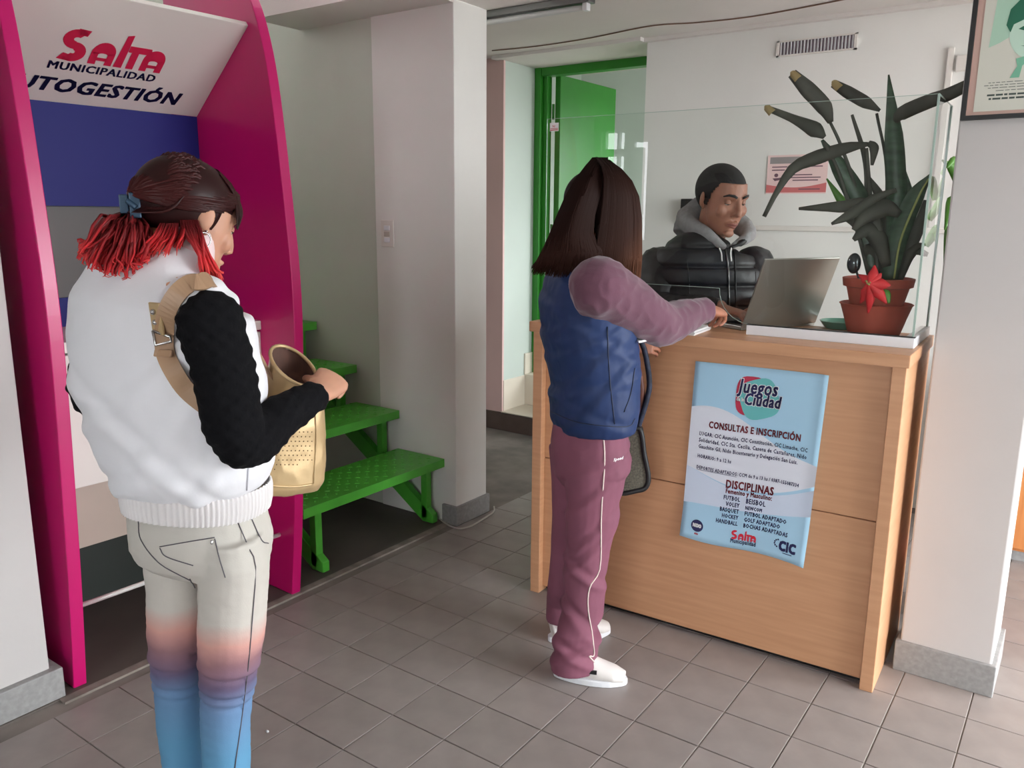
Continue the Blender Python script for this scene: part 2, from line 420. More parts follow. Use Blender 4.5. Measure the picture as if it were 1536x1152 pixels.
# outer walls: glazed entrance on one side, street wall with a window behind the camera
struct('wall_right', MB().box(1.7, 1.85, -3.7, 1.55, 0, 2.6).box(1.7, 1.85, 1.55, 4.45, 2.35, 2.6).box(1.7, 1.85, 4.45, 4.95, 0, 2.6), m_white)
fr = MB()
for y in (1.58, 3.0, 4.42): fr.box(1.74, 1.80, y-.025, y+.025, 0, 2.35)
fr.box(1.74, 1.80, 1.58, 4.42, 2.29, 2.35)
struct('window_1', fr, m_steeldark)
fw_ = MB().box(-7.1, -4.48, -3.7, -3.5, 0, 3.7).box(-4.48, -3.88, -3.7, -3.5, 2.40, 3.7).box(-4.48, -3.88, -3.7, -3.5, 0, 1.18).box(-3.88, -1.9, -3.7, -3.5, 0, 3.7)
fw_.box(-1.9, -0.35, -3.7, -3.5, 0, 3.7).box(-.35, 1.45, -3.7, -3.5, 2.25, 3.7).box(-.35, 1.45, -3.7, -3.5, 0, .75).box(1.45, 1.85, -3.7, -3.5, 0, 3.7)
struct('wall_front', fw_, m_white)
struct('window_2', MB().box(-4.48, -4.45, -3.64, -3.56, 1.18, 2.40).box(-4.30, -4.28, -3.64, -3.56, 1.18, 2.40).box(-4.21, -4.09, -3.64, -3.56, 1.18, 2.40).box(-3.92, -3.88, -3.64, -3.56, 1.18, 2.40).box(-4.45, -4.21, -3.64, -3.56, 2.13, 2.21).box(-4.09, -3.98, -3.64, -3.56, 1.18, 2.22).box(-4.09, -3.92, -3.64, -3.56, 2.28, 2.40), m_plastic)
fr = MB()
for x in (-.33, .55, 1.43): fr.box(x-.025, x+.025, -3.64, -3.56, .75, 2.25)
for z in (.77, 2.23): fr.box(-.33, 1.43, -3.64, -3.56, z-.025, z+.025)
struct('window_3', fr, m_plastic)
struct('ground_outside', MB().box(-40, 40, -40, 40, -0.4, -0.13), mat('pavement', rgb(150, 148, 144), 0.9, var=0.1))

# ================================================================ stairs
stairs = thing('metal_staircase', 'green painted steel staircase with studded treads climbing beside the pillar', 'staircase', (-3.0, 2.45, 0.004))
RUN, RISE = 0.287, 0.196
def stringer(y):
    mb = MB(); x0 = -2.50
    P = [(x0-.03, 0.006), (x0+.035, 0.006), (x0+.035, 0.05), (x0-RUN*7+.03, RISE*7+.06), (x0-RUN*7-.06, RISE*7-.0)]
    return mb.prism(P, lambda p: (p[0], y-.018, p[1]), lambda p: (p[0], y+.018, p[1]))
for y in (2.155, 2.845): stringer(y).build('stringer', m_green, stairs, bevel=0.003)
stud_mb = MB()
for a in range(5):
    for b in range(14):
        for s_ in (0, 1):
            cx, cy = 0.03+a*.056+(s_*.028), 0.03+b*.058+(s_*.029)
            if cx > .29 or cy > .83: continue
            an = math.radians(45 if (a+b+s_) % 2 else -45); c_, q_ = math.cos(an), math.sin(an)
            pts = [(cx+l*c_-w_*q_, cy+l*q_+w_*c_) for l, w_ in ((-.012, 0), (0, -.005), (.012, 0), (0, .005))]
            n = [(p[0], p[1], 0) for p in pts]+[(cx-.004*c_, cy-.004*q_, .003), (cx+.004*c_, cy+.004*q_, .003)]
            stud_mb.add(n, [(0, 1, 4), (1, 5, 4), (1, 2, 5), (2, 3, 5), (3, 4, 5), (3, 0, 4)])
for k in range(7):
    xf, z = -2.437-RUN*k, 0.322+RISE*k
    t = MB().box(xf-.30, xf, 2.025, 2.885, z-.006, z).box(xf-.006, xf, 2.025, 2.885, z-.04, z-.006).box(xf-.30, xf-.294, 2.025, 2.885, z-.04, z-.006).box(xf-.294, xf-.006, 2.025, 2.031, z-.04, z-.006).box(xf-.294, xf-.006, 2.879, 2.885, z-.04, z-.006).build('tread', m_green, stairs)
    s = MB(); s.v = [(xf-.008-x, 2.03+y, z+zz) for x, y, zz in stud_mb.v]; s.f = list(stud_mb.f)
    o = s.build('tread_studs', m_green, t); o['kind'] = 'stuff'
    for y in (2.155, 2.845):
        MB().box(xf-.10, xf-.065, y-.018, y+.018, max(z-.30, .006), z-.006).build('tread_post', m_green, stairs, bevel=0.002)

# ================================================================ self-service kiosk
KR = math.radians(-2.6)
kiosk = thing('service_kiosk', 'magenta-sided self-service kiosk with a white overhanging lettered header and blue back panel', 'kiosk', (-2.451, 1.149, 0.004), KR)
# local frame: x = forward (towards the hall), y = along the front (0 = inner face of the near side panel, 0.80 = far panel), z up
prof = [(0.0, 0), (0.036, .30), (0.062, .60), (0.088, 1.0), (0.088, 1.25), (0.066, 1.5), (0.036, 1.77), (0.008, 1.95), (-.03, 2.09), (-.075, 2.19), (-.15, 2.30), (-.28, 2.38), (-.42, 2.42)]
pc = [tuple(p) for p in spline(prof, 40)]
poly = pc+[(-.62, 2.42), (-.62, 0)]
def side_panel(y0, y1):
    mb = MB(); return mb.prism(poly, lambda p: (p[0], y0, p[1]), lambda p: (p[0], y1, p[1]))
for y0, y1 in ((-.045, -.005), (0.785, 0.825)):
    side_panel(y0, y1).build('side_panel', m_magenta, kiosk, local=True, bevel=0.003)
# sloping header: bottom edge deep in, top edge forward
hb, ht = np.array([-.44, 1.815]), np.array([-.085, 2.095])
hd = (ht-hb)/np.linalg.norm(ht-hb); hn = np.array([hd[1], -hd[0]])    # normal faces down and out
def hpt(y, s, off=0.0):
    p = hb+hd*s+hn*off; return (p[0], y, p[1])
HL = float(np.linalg.norm(ht-hb))
mb = MB(); mb.add([hpt(-.005, 0), hpt(.785, 0), hpt(.785, HL), hpt(-.005, HL), hpt(-.005, 0, -.018), hpt(.785, 0, -.018), hpt(.785, HL, -.018), hpt(-.005, HL, -.018)],
                  [(0,3,2,1),(4,5,6,7),(0,1,5,4),(1,2,6,5),(2,3,7,6),(3,0,4,7)])
header = mb.build('header_panel', m_kwhite, kiosk, local=True, bevel=0.002)
MB().box(-.46, -.44, -.005, .785, 1.48, 1.815).build('blue_back_panel', m_kblue, kiosk, local=True)
MB().box(-.50, -.47, -.005, .785, 1.16, 1.48).build('screen_panel', m_kgrey, kiosk, local=True, bevel=0.002)
MB().box(-.49, -.46, -.005, .785, 1.055, 1.17).build('blue_strip', m_kblue, kiosk, local=True)
MB().box(-.50, -.105, -.005, .785, 1.035, 1.07).build('desk_top', m_kwhite, kiosk, local=True, bevel=0.003)
MB().box(-.50, -.112, -.005, .785, 0.60, 1.028).build('desk_front', m_kwhite, kiosk, local=True, bevel=0.003)
MB().box(-.50, -.15, -.005, .785, 0.385, 0.60).build('lower_panel', m_taupe, kiosk, local=True, bevel=0.002)
MB().box(-.60, -.57, -.005, .785, 0.0, 0.40).build('kick_board', m_darkgreen, kiosk, local=True)
MB().tube([(-.06, -.005, .235), (-.06, .785, .235)], 0.008, n=12).build('foot_rail', mat('pale_chrome', rgb(226, 224, 220), .3, metal=.25), kiosk, local=True, smooth=True)
# header lettering: positions measured along the panel (y) and up it (s)
def on_header(y, s): return hpt(y, s, 0.0012)
def hy(u, v):      # photo pixel -> panel coordinates
    Mi = np.array(MW[kiosk.name].inverted()); o_ = Mi[:3, :3] @ CAMP+Mi[:3, 3]; d = Mi[:3, :3] @ ray(u, v)
    n3 = np.array([hn[0], 0, hn[1]]); p0 = np.array([hb[0], 0, hb[1]]); t = ((p0-o_) @ n3)/(d @ n3); q = o_+t*d
    return q[1], float((np.array([q[0], q[2]])-hb) @ hd)
def logo(pr, x, y, w, h):
    """The rounded heavy S-A-L-T-A wordmark, drawn as outlines in a w by h box."""
    def P(pts): return [(x+a*w, y+b*h) for a, b in pts]
    def arc(cx, cy, rx, ry, a0, a1, n=14): return [(cx+rx*math.cos(math.radians(a0+(a1-a0)*i/n)), cy+ry*math.sin(math.radians(a0+(a1-a0)*i/n))) for i in range(n+1)]
    # S: two stacked bowls
    o1 = arc(.125, .66, .12, .30, 50, 270); i1 = arc(.125, .66, .03, .06, 50, 270)
    pr.strip(P(o1), P(i1))
    o2 = arc(.125, .28, .115, .30, 90, -130); i2 = arc(.125, .28, .02, .05, 90, -130)
    pr.strip(P(o2), P(i2)); pr.poly(P([(.11, .98), (.22, .96), (.20, .78), (.13, .80)])); pr.poly(P([(.005, .02), (.13, -.02), (.12, .18), (.05, .22)]))
    for ox in (.285, .775):                     # the two round-topped a's
        o = arc(ox+.11, .36, .11, .34, 180, 0); i = arc(ox+.11, .30, .045, .06, 180, 0)
        pr.strip(P(o), P(i)); pr.poly(P([(ox, 0), (ox+.07, 0), (ox+.065, .38), (ox, .38)])); pr.poly(P([(ox+.15, 0), (ox+.22, 0), (ox+.22, .38), (ox+.155, .38)]))
        pr.poly(P([(ox+.06, .12), (ox+.16, .12), (ox+.16, .22), (ox+.06, .22)]))
    pr.poly(P([(.525, 0), (.605, 0), (.605, 1.05), (.545, 1.0)]))            # l
    pr.poly(P([(.645, 0), (.715, 0), (.715, .55), (.645, .55)])); pr.poly(P([(.61, .52), (.84, .52), (.82, .72), (.61, .72)]))   # T
a0 = hy(80, 92); a1 = hy(243, 103); top = hy(150, 52)
pr = Print(); logo(pr, a0[0], (a0[1]+a1[1])/2-.004, a1[0]-a0[0], (top[1]-a0[1])*1.0)
pr.build('logo', m_redink, header, on_header, local=True)
b0 = hy(72, 97); b1 = hy(232, 118); c0 = hy(20, 132); c1 = hy(268, 151)
pr = Print()
for sx in (-.0016, -.0008, 0, .0008, .0016):
    for sy in (-.001, 0, .001): pr.text('MUNICIPALIDAD', b0[0]+sx, (b0[1]+b1[1])/2-.012+sy, w=b1[0]-b0[0], bold=0.0)
pr.build('small_lettering', m_navyink, header, on_header, local=True)
pr = Print()
W_A = (c1[0]-hy(58, 128)[0])
for sx in (-.003, -.0015, 0, .0015, .003):
    for sy in (-.0018, 0, .0018): pr.text('AUTOGESTIÓN', c1[0]-W_A*11/8.6+sx, (c0[1]+c1[1])/2-.006+sy, w=W_A*11/8.6, bold=0.005, shear=0.18)
# keep only what lies on the panel (its start is hidden behind the side panel)
pr.v = [(max(a, 0.0), b) for a, b in pr.v]
pr.build('lettering', m_navyink, header, on_header, local=True)

# ================================================================ reception counter
CRZ = math.radians(1.94)
counter = thing('reception_counter', 'beech laminate reception counter with a seamed front and thick top', 'counter', (-1.691, 2.522, 0.0), CRZ)
CL = 1.273
def cbox(name, x0, x1, y0, y1, z0, z1, m=m_wood, parent=counter, bv=0.0025): return MB().box(x0, x1, y0, y1, z0, z1).build(name, m, parent, local=True, bevel=bv)
cbox('counter_top', -.012, CL+.008, -.012, .50, 1.042, 1.080, m_woodtop)
cbox('end_panel', CL-.040, CL, 0.0, .50, 0.0, 1.042)
cbox('end_panel', 0.0, .040, 0.0, .50, 0.0, 1.042)
cbox('front_panel', .040, CL-.040, .028, .046, .5535, 1.042)
cbox('front_panel', .040, CL-.040, .028, .046, .022, .5505)
cbox('plinth', .040, CL-.040, .055, .075, 0.0, .06, m_black)
cbox('shelf', .040, CL-.040, .075, .49, .58, .60)

# poster on the counter front
poster = None
PX = [np.array(on_y(u, v, 2.575)) for u, v in ((1023, 800), (1206, 851), (1045, 541), (1244, 563))]   # BL BR TL TR
cinv = np.array(MW[counter.name].inverted()); cm = np.array(MW[counter.name])
PL = [cinv[:3, :3] @ p+cinv[:3, 3] for p in PX]
def poster_at(x, y, off=0.0):
    """x, y in 0..1 from the lower left corner of the sheet; the sheet curls a little off the board."""
    bl, br, tl, tr = PL
    p = (1-y)*((1-x)*bl+x*br)+y*((1-x)*tl+x*tr)
    lift = 0.004*(math.sin(x*7+1.5)*.5+.5)+0.014*max(0, .18-y)/.18*abs(x-.55)*1.6+.010*max(0, x-.93)/.07*(0.4+y*.5)
    q = np.array([p[0], .028-.0015-lift-off, p[2]-0.006*math.sin(x*6.3)*(1-y)])
    return tuple(cm[:3, :3] @ q+cm[:3, 3])
N1, N2 = 24, 30
pv = [poster_at(i/N1, j/N2) for j in range(N2+1) for i in range(N1+1)]
pf = [(j*(N1+1)+i, j*(N1+1)+i+1, (j+1)*(N1+1)+i+1, (j+1)*(N1+1)+i) for j in range(N2) for i in range(N1)]
m_skyblue = mat('poster_sky_blue', rgb(168, 208, 232), 0.6)
m_poswhite = mat('poster_pale', rgb(222, 226, 236), 0.6)
m_teal = mat('poster_teal', rgb(104, 186, 186), 0.6)
poster = thing('event_poster', 'light blue sports sign-up poster pasted on the counter front', 'poster', tuple(PX[0]-np.array([0, .01, 0])))
sheet = link_mesh('sheet', pv, pf, m_skyblue, poster, smooth=True)
sheet.modifiers.new('thickness', 'SOLIDIFY').thickness = 0.0004
def pfn(k): return lambda x, y: poster_at(x, y, 0.0006*k)
def dense(pr_pts, n=6):
    out = []
    for i in range(len(pr_pts)):
        a, b = np.array(pr_pts[i]), np.array(pr_pts[(i+1) % len(pr_pts)])
        for k in range(n): out.append(tuple(a+(b-a)*k/n))
    return out
def band(lower, upper, n=24):
    pr = Print(); pr.strip([(i/n, upper(i/n)) for i in range(n+1)], [(i/n, lower(i/n)) for i in range(n+1)]); return pr
def multi_band(lo, up, rows=10, n=24):
    pr = Print(); vv = []; ff = []
    for r in range(rows+1):
        for i in range(n+1):
            x = i/n; vv.append((x, lo(x)+(up(x)-lo(x))*r/rows))
    for r in range(rows):
        for i in range(n): a = r*(n+1)+i; ff.append((a, a+1, a+n+2, a+n+1))
    return pr.add(vv, ff)
multi_band(lambda x: .375-.10*math.sin(x*3.1-.4)+.10*x, lambda x: .72+.05*math.sin(x*5.2+.6)-.16*x*x).build('pale_wave', m_poswhite, sheet, pfn(1), smooth=True)
multi_band(lambda x: .17+.03*math.cos(x*4)+.12*x, lambda x: .375-.10*math.sin(x*3.1-.4)+.08*x).build('pale_wave', mat('poster_mist', rgb(206, 218, 236), 0.6), sheet, pfn(1), smooth=True)
def blob(cx, cy, rx, ry, rot, n=28, sq=3.2):
    pts = []
    for i in range(n):
        a = 2*math.pi*i/n; c_, s_ = math.cos(a), math.sin(a)
        x = rx*math.copysign(abs(c_)**(2/sq), c_); y = ry*math.copysign(abs(s_)**(2/sq), s_)
        r = math.radians(rot); pts.append((cx+(x*math.cos(r)-y*math.sin(r)), cy+(x*math.sin(r)+y*math.cos(r))*.70))
    return pts
Print().poly(blob(.455, .845, .115, .15, 0)).build('emblem', mat('poster_crimson', rgb(186, 44, 74), 0.6), sheet, pfn(2))
Print().poly(blob(.52, .835, .145, .15, 20)).build('emblem', m_teal, sheet, pfn(3))
pw = Print(); pw.text('Juegos', .35, .862, w=.30, stamp=.007, shear=.15); pw.text('Ciudad', .415, .800, w=.27, stamp=.007, shear=.15); pw.text('de la', .35, .815, w=.055, stamp=.002)
pw.build('title_outline', m_paper, sheet, pfn(4))
pw = Print(); pw.text('Juegos', .35, .862, w=.30, stamp=.003, shear=.15); pw.text('Ciudad', .415, .800, w=.27, stamp=.003, shear=.15); pw.build('title', m_navyink, sheet, pfn(5))
pr = Print(); pr.text('CONSULTAS E INSCRIPCIÓN', .155, .648, w=.70, stamp=.0022); pr.build('headline', m_maroonink, sheet, pfn(3))
pr = Print(); pr.text('DISCIPLINAS', .335, .335, w=.37, stamp=.0025); pr.text('Femenino y Masculino:', .338, .305, w=.36, stamp=.0016)
pr.build('subheadline', m_maroonink, sheet, pfn(3))
pr = Print()
for t, x, y, w_ in (('LUGAR: CIC Asunción, CIC Constitución, CIC Limache, CIC', .085, .598, .83), ('Solidaridad, CIC Sta. Cecilia, Casona de Castañares, Nido', .085, .562, .83),
                    ('Gauchito Gil, Nido Bicentenario y Delegación San Luis.', .085, .526, .77), ('HORARIO: 9 a 12 hs', .085, .472, .27), ('DEPORTES ADAPTADOS: CCM de 9 a 13 hs / 0387-155087334', .085, .408, .80)):
    pr.text(t, x, y, w=w_, stamp=.0008, res=1)
pr.rect(.085, .401, .41, .403)
L = (('FUTBOL', 'BEISBOL'), ('VOLEY', 'NEWCOM'), ('BASQUET', 'FUTBOL ADAPTADO'), ('HOCKEY', 'GOLF ADAPTADO'), ('HANDBALL', 'BOCHAS ADAPTADAS'))
for i, (a, b) in enumerate(L):
    wa = len(a)*.0215; pr.text(a, .455-wa, .268-i*.034, w=wa, stamp=.0012, res=1); pr.text(b, .505, .265-i*.034, w=len(b)*.0215, stamp=.0012, res=1)
pr.build('small_print', m_navyink, sheet, pfn(3))
Print().poly([(.135+.05*math.cos(a*.2618), .085+.034*math.sin(a*.2618)) for a in range(24)]).build('badge', m_navyink, sheet, pfn(3))
pr = Print(); pr.text('NIDO', .102, .078, w=.066, stamp=.003); pr.build('badge_lettering', m_paper, sheet, pfn(4))
pr = Print(); logo(pr, .415, .055, .20, .052); m_posred = mat('poster_red', rgb(214, 36, 60), 0.6); pr.build('logo', m_posred, sheet, pfn(3))
pr = Print(); pr.text('nido', .12, .035, w=.03, stamp=.001); pr.build('badge_caption', m_posred, sheet, pfn(3))
pr = Print(); pr.text('Municipalidad', .415, .034, w=.20, stamp=.0012); pr.build('logo_caption', m_navyink, sheet, pfn(3))
pr = Print(); pr.text('CIC', .80, .052, w=.12, stamp=.005)
for a in range(6): t = math.radians(100+a*30); pr.poly([(.79+.03*math.cos(t)+.007*math.cos(b*1.047), .085+.02*math.sin(t)+.005*math.sin(b*1.047)) for b in range(6)])
pr.rect(.83, .038, .90, .042)
pr.build('logo_lettering', m_navyink, sheet, pfn(3))

# glass screen standing on the counter
screen = thing('glass_screen', 'clear glass sneeze screen in a white plastic foot along the counter top', 'screen', tuple(cm[:3, :3] @ np.array([.6, .15, 1.080])+cm[:3, 3]), CRZ)
sinv = np.array(MW[screen.name].inverted())
def cl(p): return tuple(cm[:3, :3] @ np.array(p, float)+cm[:3, 3])
gy = .150; x0, x1, zt = -.045, CL-.012, 1.815
outl = [(x0, zt), (x1, zt), (x1, 1.112), (.765, 1.112)]+[(.765-.115*math.sin(a*math.pi/16)*1.0, 1.112+.115*(1-math.cos(a*math.pi/16))) for a in range(1, 9)]+[(.56, 1.228), (x0, 1.228)]
mb = MB(); mb.prism(outl, lambda p: cl((p[0], gy, p[1])), lambda p: cl((p[0], gy+.0001, p[1])))
pane = link_mesh('pane', [cl((p[0], gy, p[1])) for p in outl], [tuple(range(len(outl)))], m_glass, screen)
side = link_mesh('side_pane', [cl(p) for p in ((x1, gy, 1.112), (x1, .46, 1.112), (x1, .46, zt), (x1, gy, zt))], [(0, 1, 2, 3)], m_glass, screen)
eg = MB(); pts = [cl((p[0], gy, p[1])) for p in outl]
for i in range(len(pts)):
    if i in (2,): continue
    eg.bar(pts[i], pts[(i+1) % len(pts)], .0013, .0013, up=(0.3, 0.9, .31))
eg.build('glass_edge', m_glassedge, pane)
MB().bar(cl((x1, .46, 1.08)), cl((x1, .46, zt)), .007, .008, up=(0, 1, 0)).bar(cl((x1, gy, zt)), cl((x1, .46, zt)), .003, .003).bar(cl((x1, gy, 1.08)), cl((x1, gy, zt)), .006, .006, up=(0, 1, 0)).build('glass_edge', m_glassedge, side)
fb = MB(); 
for a, b in (((.757, .128, 1.080), (CL-.004, .172, 1.112)), ((CL-.034, .172, 1.080), (CL-.004, .47, 1.112))):
    v = [(i, j, k) for k in (a[2], b[2]) for i, j in ((a[0], a[1]), (b[0], a[1]), (b[0], b[1]), (a[0], b[1]))]
    fb.add([cl(p) for p in v], [(0,3,2,1),(4,5,6,7),(0,1,5,4),(1,2,6,5),(2,3,7,6),(3,0,4,7)])
fb.build('screen_foot', m_plastic, screen, bevel=0.002)
sg = MB()
for a, b in (((.757, .132, 1.1115), (CL-.004, .150, 1.1145)),):
    v = [(i, j, k) for k in (a[2], b[2]) for i, j in ((a[0], a[1]), (b[0], a[1]), (b[0], b[1]), (a[0], b[1]))]
    sg.add([cl(p) for p in v], [(0,3,2,1),(4,5,6,7),(0,1,5,4),(1,2,6,5),(2,3,7,6),(3,0,4,7)])
sg.build('rubber_seal', m_black, screen)
lp = Print(); lp.rect(0, 0, .038, .030); lab = lp.build('glass_label', m_paper, pane, lambda x, y: cl((x0+.012+x, gy-.001, zt-.045+y)))
lp = Print(); lp.rect(.003, .003, .035, .006); lp.rect(.003, .009, .035, .011); lp.text('N/', .012, .014, w=.012, bold=.02); lp.build('label_print', mat('label_red', rgb(190, 50, 50), .6), lab, lambda x, y: cl((x0+.012+x, gy-.0018, zt-.045+y)))
# ================================================================ things on the counter
ZT = 1.0802
def rot2(a): return np.array([[math.cos(a), -math.sin(a)], [math.sin(a), math.cos(a)]])
# laptop, its lid turned towards the hall
B0, B1 = np.array([-.983, 2.755, ZT+.006]), np.array([-.822, 3.064, ZT+.006])
le = (B1-B0)/np.linalg.norm(B1-B0); ln = np.array([le[1], -le[0], 0]); LW = float(np.linalg.norm(B1-B0))
laptop = thing('laptop', 'open grey laptop with its lid towards the hall on the counter', 'laptop', tuple((B0+B1)/2-np.array([0, 0, .006])))
lc = (B0+B1)/2
m_alu = mat('grey_aluminium', rgb(150, 148, 142), 0.32, metal=0.65)
MB().obox(lc-ln*.118+np.array([0, 0, .002]), le*LW/2, ln*.118, (0, 0, .0075)).build('base', m_alu, laptop, bevel=0.003)
kb = MB()
for i in range(13):
    for j in range(5): kb.obox(lc-ln*(.035+j*.019)+le*(i-6)*.0235+np.array([0, 0, .0105]), le*.0098, ln*.0078, (0, 0, .001))
o = kb.build('keys', m_black, laptop); o['kind'] = 'stuff'
lup = ln*.088+np.array([0, 0, .2405]); llen = np.linalg.norm(lup); lup /= llen; lnn = np.cross(le, lup)
lid = MB().obox(lc+lup*llen/2+np.array([0, 0, .004]), le*LW/2, lup*llen/2, lnn*.0035).build('lid', m_alu, laptop, bevel=0.003)
MB().obox(lc+lup*llen/2+np.array([0, 0, .004])-lnn*.0042*(1 if lnn @ ln > 0 else -1), le*(LW/2-.008), lup*(llen/2-.010), lnn*.0005).build('display', m_black, lid)
# cable and papers
def obj1(name, mb, m, label, cat, group=None, **k): return props(mb.build(name, m, **k), label, cat, group)
pad = thing('paper_pad', 'thick white paper pad under the woman in the navy vest\'s arm on the counter', 'paper pad', (-1.2, 2.6, ZT))
pa = math.radians(4); e1 = np.array([math.cos(pa), math.sin(pa), 0]); e2 = np.array([-e1[1], e1[0], 0]); pc0 = np.array([-1.225, 2.612, ZT])
for k in range(4):
    MB().obox(pc0+e1*(.003*(k % 2))+np.array([0, 0, .002+.0045*k]), e1*.155, e2*.085, (0, 0, .0019)).build('sheet_bundle', m_paper, pad)
fan = MB(); fp = [on_z(958, 524, 1.083), on_z(1030, 508, 1.083), on_z(1000, 500, 1.083), on_z(935, 506, 1.083)]
fan.prism([(p[0], p[1]) for p in fp], lambda p: (p[0], p[1], ZT+.0215), lambda p: (p[0], p[1], ZT+.027))
obj1('loose_sheets', fan, m_paper, 'few loose white sheets jutting over the counter edge beneath the mauve sleeve', 'papers')

# main planter: tapered pot standing in a wide terracotta bowl
PC = np.array([-.595, 2.94])
planter = thing('potted_plant', 'terracotta pot of dark withered snake plant leaves behind the glass screen', 'potted plant', (PC[0], PC[1], ZT))
MB().lathe((PC[0], PC[1], ZT), [(.078, 0), (.083, .01), (.098, .06), (.111, .10), (.116, .105), (.111, .108), (.10, .10), (.09, .05)], 32).build('bowl', m_terracotta, planter, smooth=True, auto=40)
MB().lathe((PC[0], PC[1], ZT+.055), [(.070, 0), (.086, .06), (.097, .105), (.108, .108), (.112, .135), (.104, .137), (.098, .115)], 32).build('pot', m_terracotta, planter, smooth=True, auto=40)
MB().lathe((PC[0], PC[1], ZT+.160), [(.001, 0), (.100, 0), (.098, .006), (.001, .012)], 24).build('soil', m_concrete, planter)
def ribbon(pts, width, up_bias, fold=0.35, seg=14):
    """A leaf blade: centre line in 3D, half widths in metres, slightly folded along its midrib."""
    C = spline(pts, seg); Wd = np.interp(np.linspace(0, 1, seg), np.linspace(0, 1, len(width)), width)
    T = np.gradient(C, axis=0); T /= np.linalg.norm(T, axis=1)[:, None]
    v, f = [], []; ub = np.array(up_bias, float)
    for i in range(seg):
        s_ = np.cross(T[i], ub); s_ /= np.linalg.norm(s_)+1e-9; nn = np.cross(s_, T[i])
        for a in (-1, -.5, 0, .5, 1): v.append(C[i]+s_*Wd[i]*a+nn*Wd[i]*fold*(abs(a)-.3))
    for i in range(seg-1):
        for j in range(4): a = i*5+j; f.append((a, a+1, a+6, a+5))
    return v, f
VIEWD = np.array([-.17, .98, -.1])
def leaf(parent, pix, hw, m, y0=2.94, dy=(0,), fold=.35, bias=None, name='leaf'):
    n = len(pix); ds = np.interp(np.linspace(0, 1, n), np.linspace(0, 1, len(dy)), dy)
    pts = [on_y(u, v, y0+d) for (u, v), d in zip(pix, ds)]
    sc = [float(CR[2] @ (np.array(p)-CAMP))/F_PX for p in pts]
    Wd = [h*q for h, q in zip(np.interp(np.linspace(0, 1, n), np.linspace(0, 1, len(hw)), hw), sc)]
    v, f = ribbon(pts, Wd, bias if bias is not None else VIEWD, fold)
    o = link_mesh(name, v, f, m, parent, smooth=True); sd = o.modifiers.new('blade', 'SOLIDIFY'); sd.thickness = 0.0016; sd.offset = 0
    return o
LV = [([(1336, 420), (1345, 320), (1341, 210), (1333, 112)], (9, 14, 15, 13, 1), m_leaf, (0, .03)),
      ([(1312, 425), (1290, 310), (1262, 255), (1233, 210)], (8, 16, 13, 2), m_leaf, (0, -.05)),
      ([(1318, 420), (1306, 300), (1300, 222)], (3, 3, 2), m_leafdark, (0, -.04)),
      ([(1302, 216), (1268, 222), (1225, 236), (1190, 252), (1165, 288), (1146, 325)], (3, 9, 11, 8, 4, 3), m_leafdark, (-.04, -.10)),
      ([(1312, 420), (1285, 290), (1262, 220), (1245, 183)], (3, 2.5, 2), m_leafdark, (0, -.06)),
      ([(1246, 184), (1236, 160), (1212, 134), (1188, 110)], (4, 12, 11, 12, 7), m_leafdark, (-.06, -.10)),
      ([(1308, 420), (1262, 270), (1236, 212)], (3, 2.5, 2), m_leafdark, (0, -.07)),
      ([(1237, 206), (1222, 194), (1190, 178), (1148, 161)], (3, 12, 6, 4), m_leafdark, (-.07, -.10)),
      ([(1326, 420), (1330, 260), (1315, 170)], (3, 2, 2), m_leafdark, (.01, .04)),
      ([(1320, 166), (1298, 153), (1272, 138), (1250, 125)], (2, 9, 9, 6), m_leafdark, (.04, .02)),
      ([(1342, 186), (1352, 170), (1392, 152), (1420, 142), (1448, 129)], (2, 11, 11, 10, 9), m_leafdark, (.03, -.12)),
      ([(1330, 400), (1306, 312), (1262, 310), (1198, 313)], (4, 9, 9, 2), m_leafdark, (-.02, -.08)),
      ([(1345, 285), (1310, 298), (1275, 322), (1247, 336)], (3, 7, 8, 2), m_leafdark, (-.05, -.09)),
      ([(1350, 322), (1328, 312), (1300, 322), (1280, 345)], (5, 14, 13, 3), m_leafdark, (-.03, -.08)),
      ([(1330, 400), (1318, 360), (1300, 345), (1280, 360)], (6, 13, 12, 3), m_leafdark, (-.02, -.06)),
      ([(1325, 415), (1310, 380), (1296, 370)], (9, 13, 4), m_leafdark, (.02, -.03)),
      ([(1333, 425), (1345, 360), (1372, 296), (1396, 262)], (10, 15, 13, 2), m_leaf, (0, -.04)),
      ([(1336, 425), (1350, 400), (1378, 340), (1389, 300)], (8, 10, 9, 3), m_leafdark, (.04, .04)),
      ([(1352, 418), (1362, 385), (1375, 370), (1388, 367)], (3, 5, 5, 2), m_leafdark, (.02, .0)),
      ([(1350, 420), (1368, 378), (1392, 382)], (4, 8, 3), m_leafdark, (.03, .03)),
      ([(1300, 350), (1265, 305), (1240, 268)], (5, 7, 1), m_leafgreen, (.03, .02)),
      ([(1302, 214), (1311, 222), (1308, 248)], (4, 7, 2), m_leafdark, (-.03, -.03)),
      ([(1300, 300), (1298, 240), (1278, 172)], (3, 4, 2), m_leafdark, (.02, .04)),
      ([(1322, 420), (1332, 350), (1322, 300), (1300, 262)], (4, 9, 8, 2), m_leafdark, (.03, .05)),
      ([(1330, 420), (1360, 350), (1366, 300), (1352, 240)], (4, 6, 6, 1), m_leaf, (.05, .07)),
      ([(1300, 350), (1285, 335), (1262, 325)], (6, 8, 2), m_leafdark, (-.03, -.05))]
for pix, hw, m_, dy in LV: leaf(planter, pix, hw, m_, 2.94, dy)
leaf(planter, [(1341, 418), (1351, 360), (1377, 297), (1393, 268)], (1.2, 1.5, 1.5, 1), m_leafedge, 2.925, (0, -.04), name='leaf_margin')
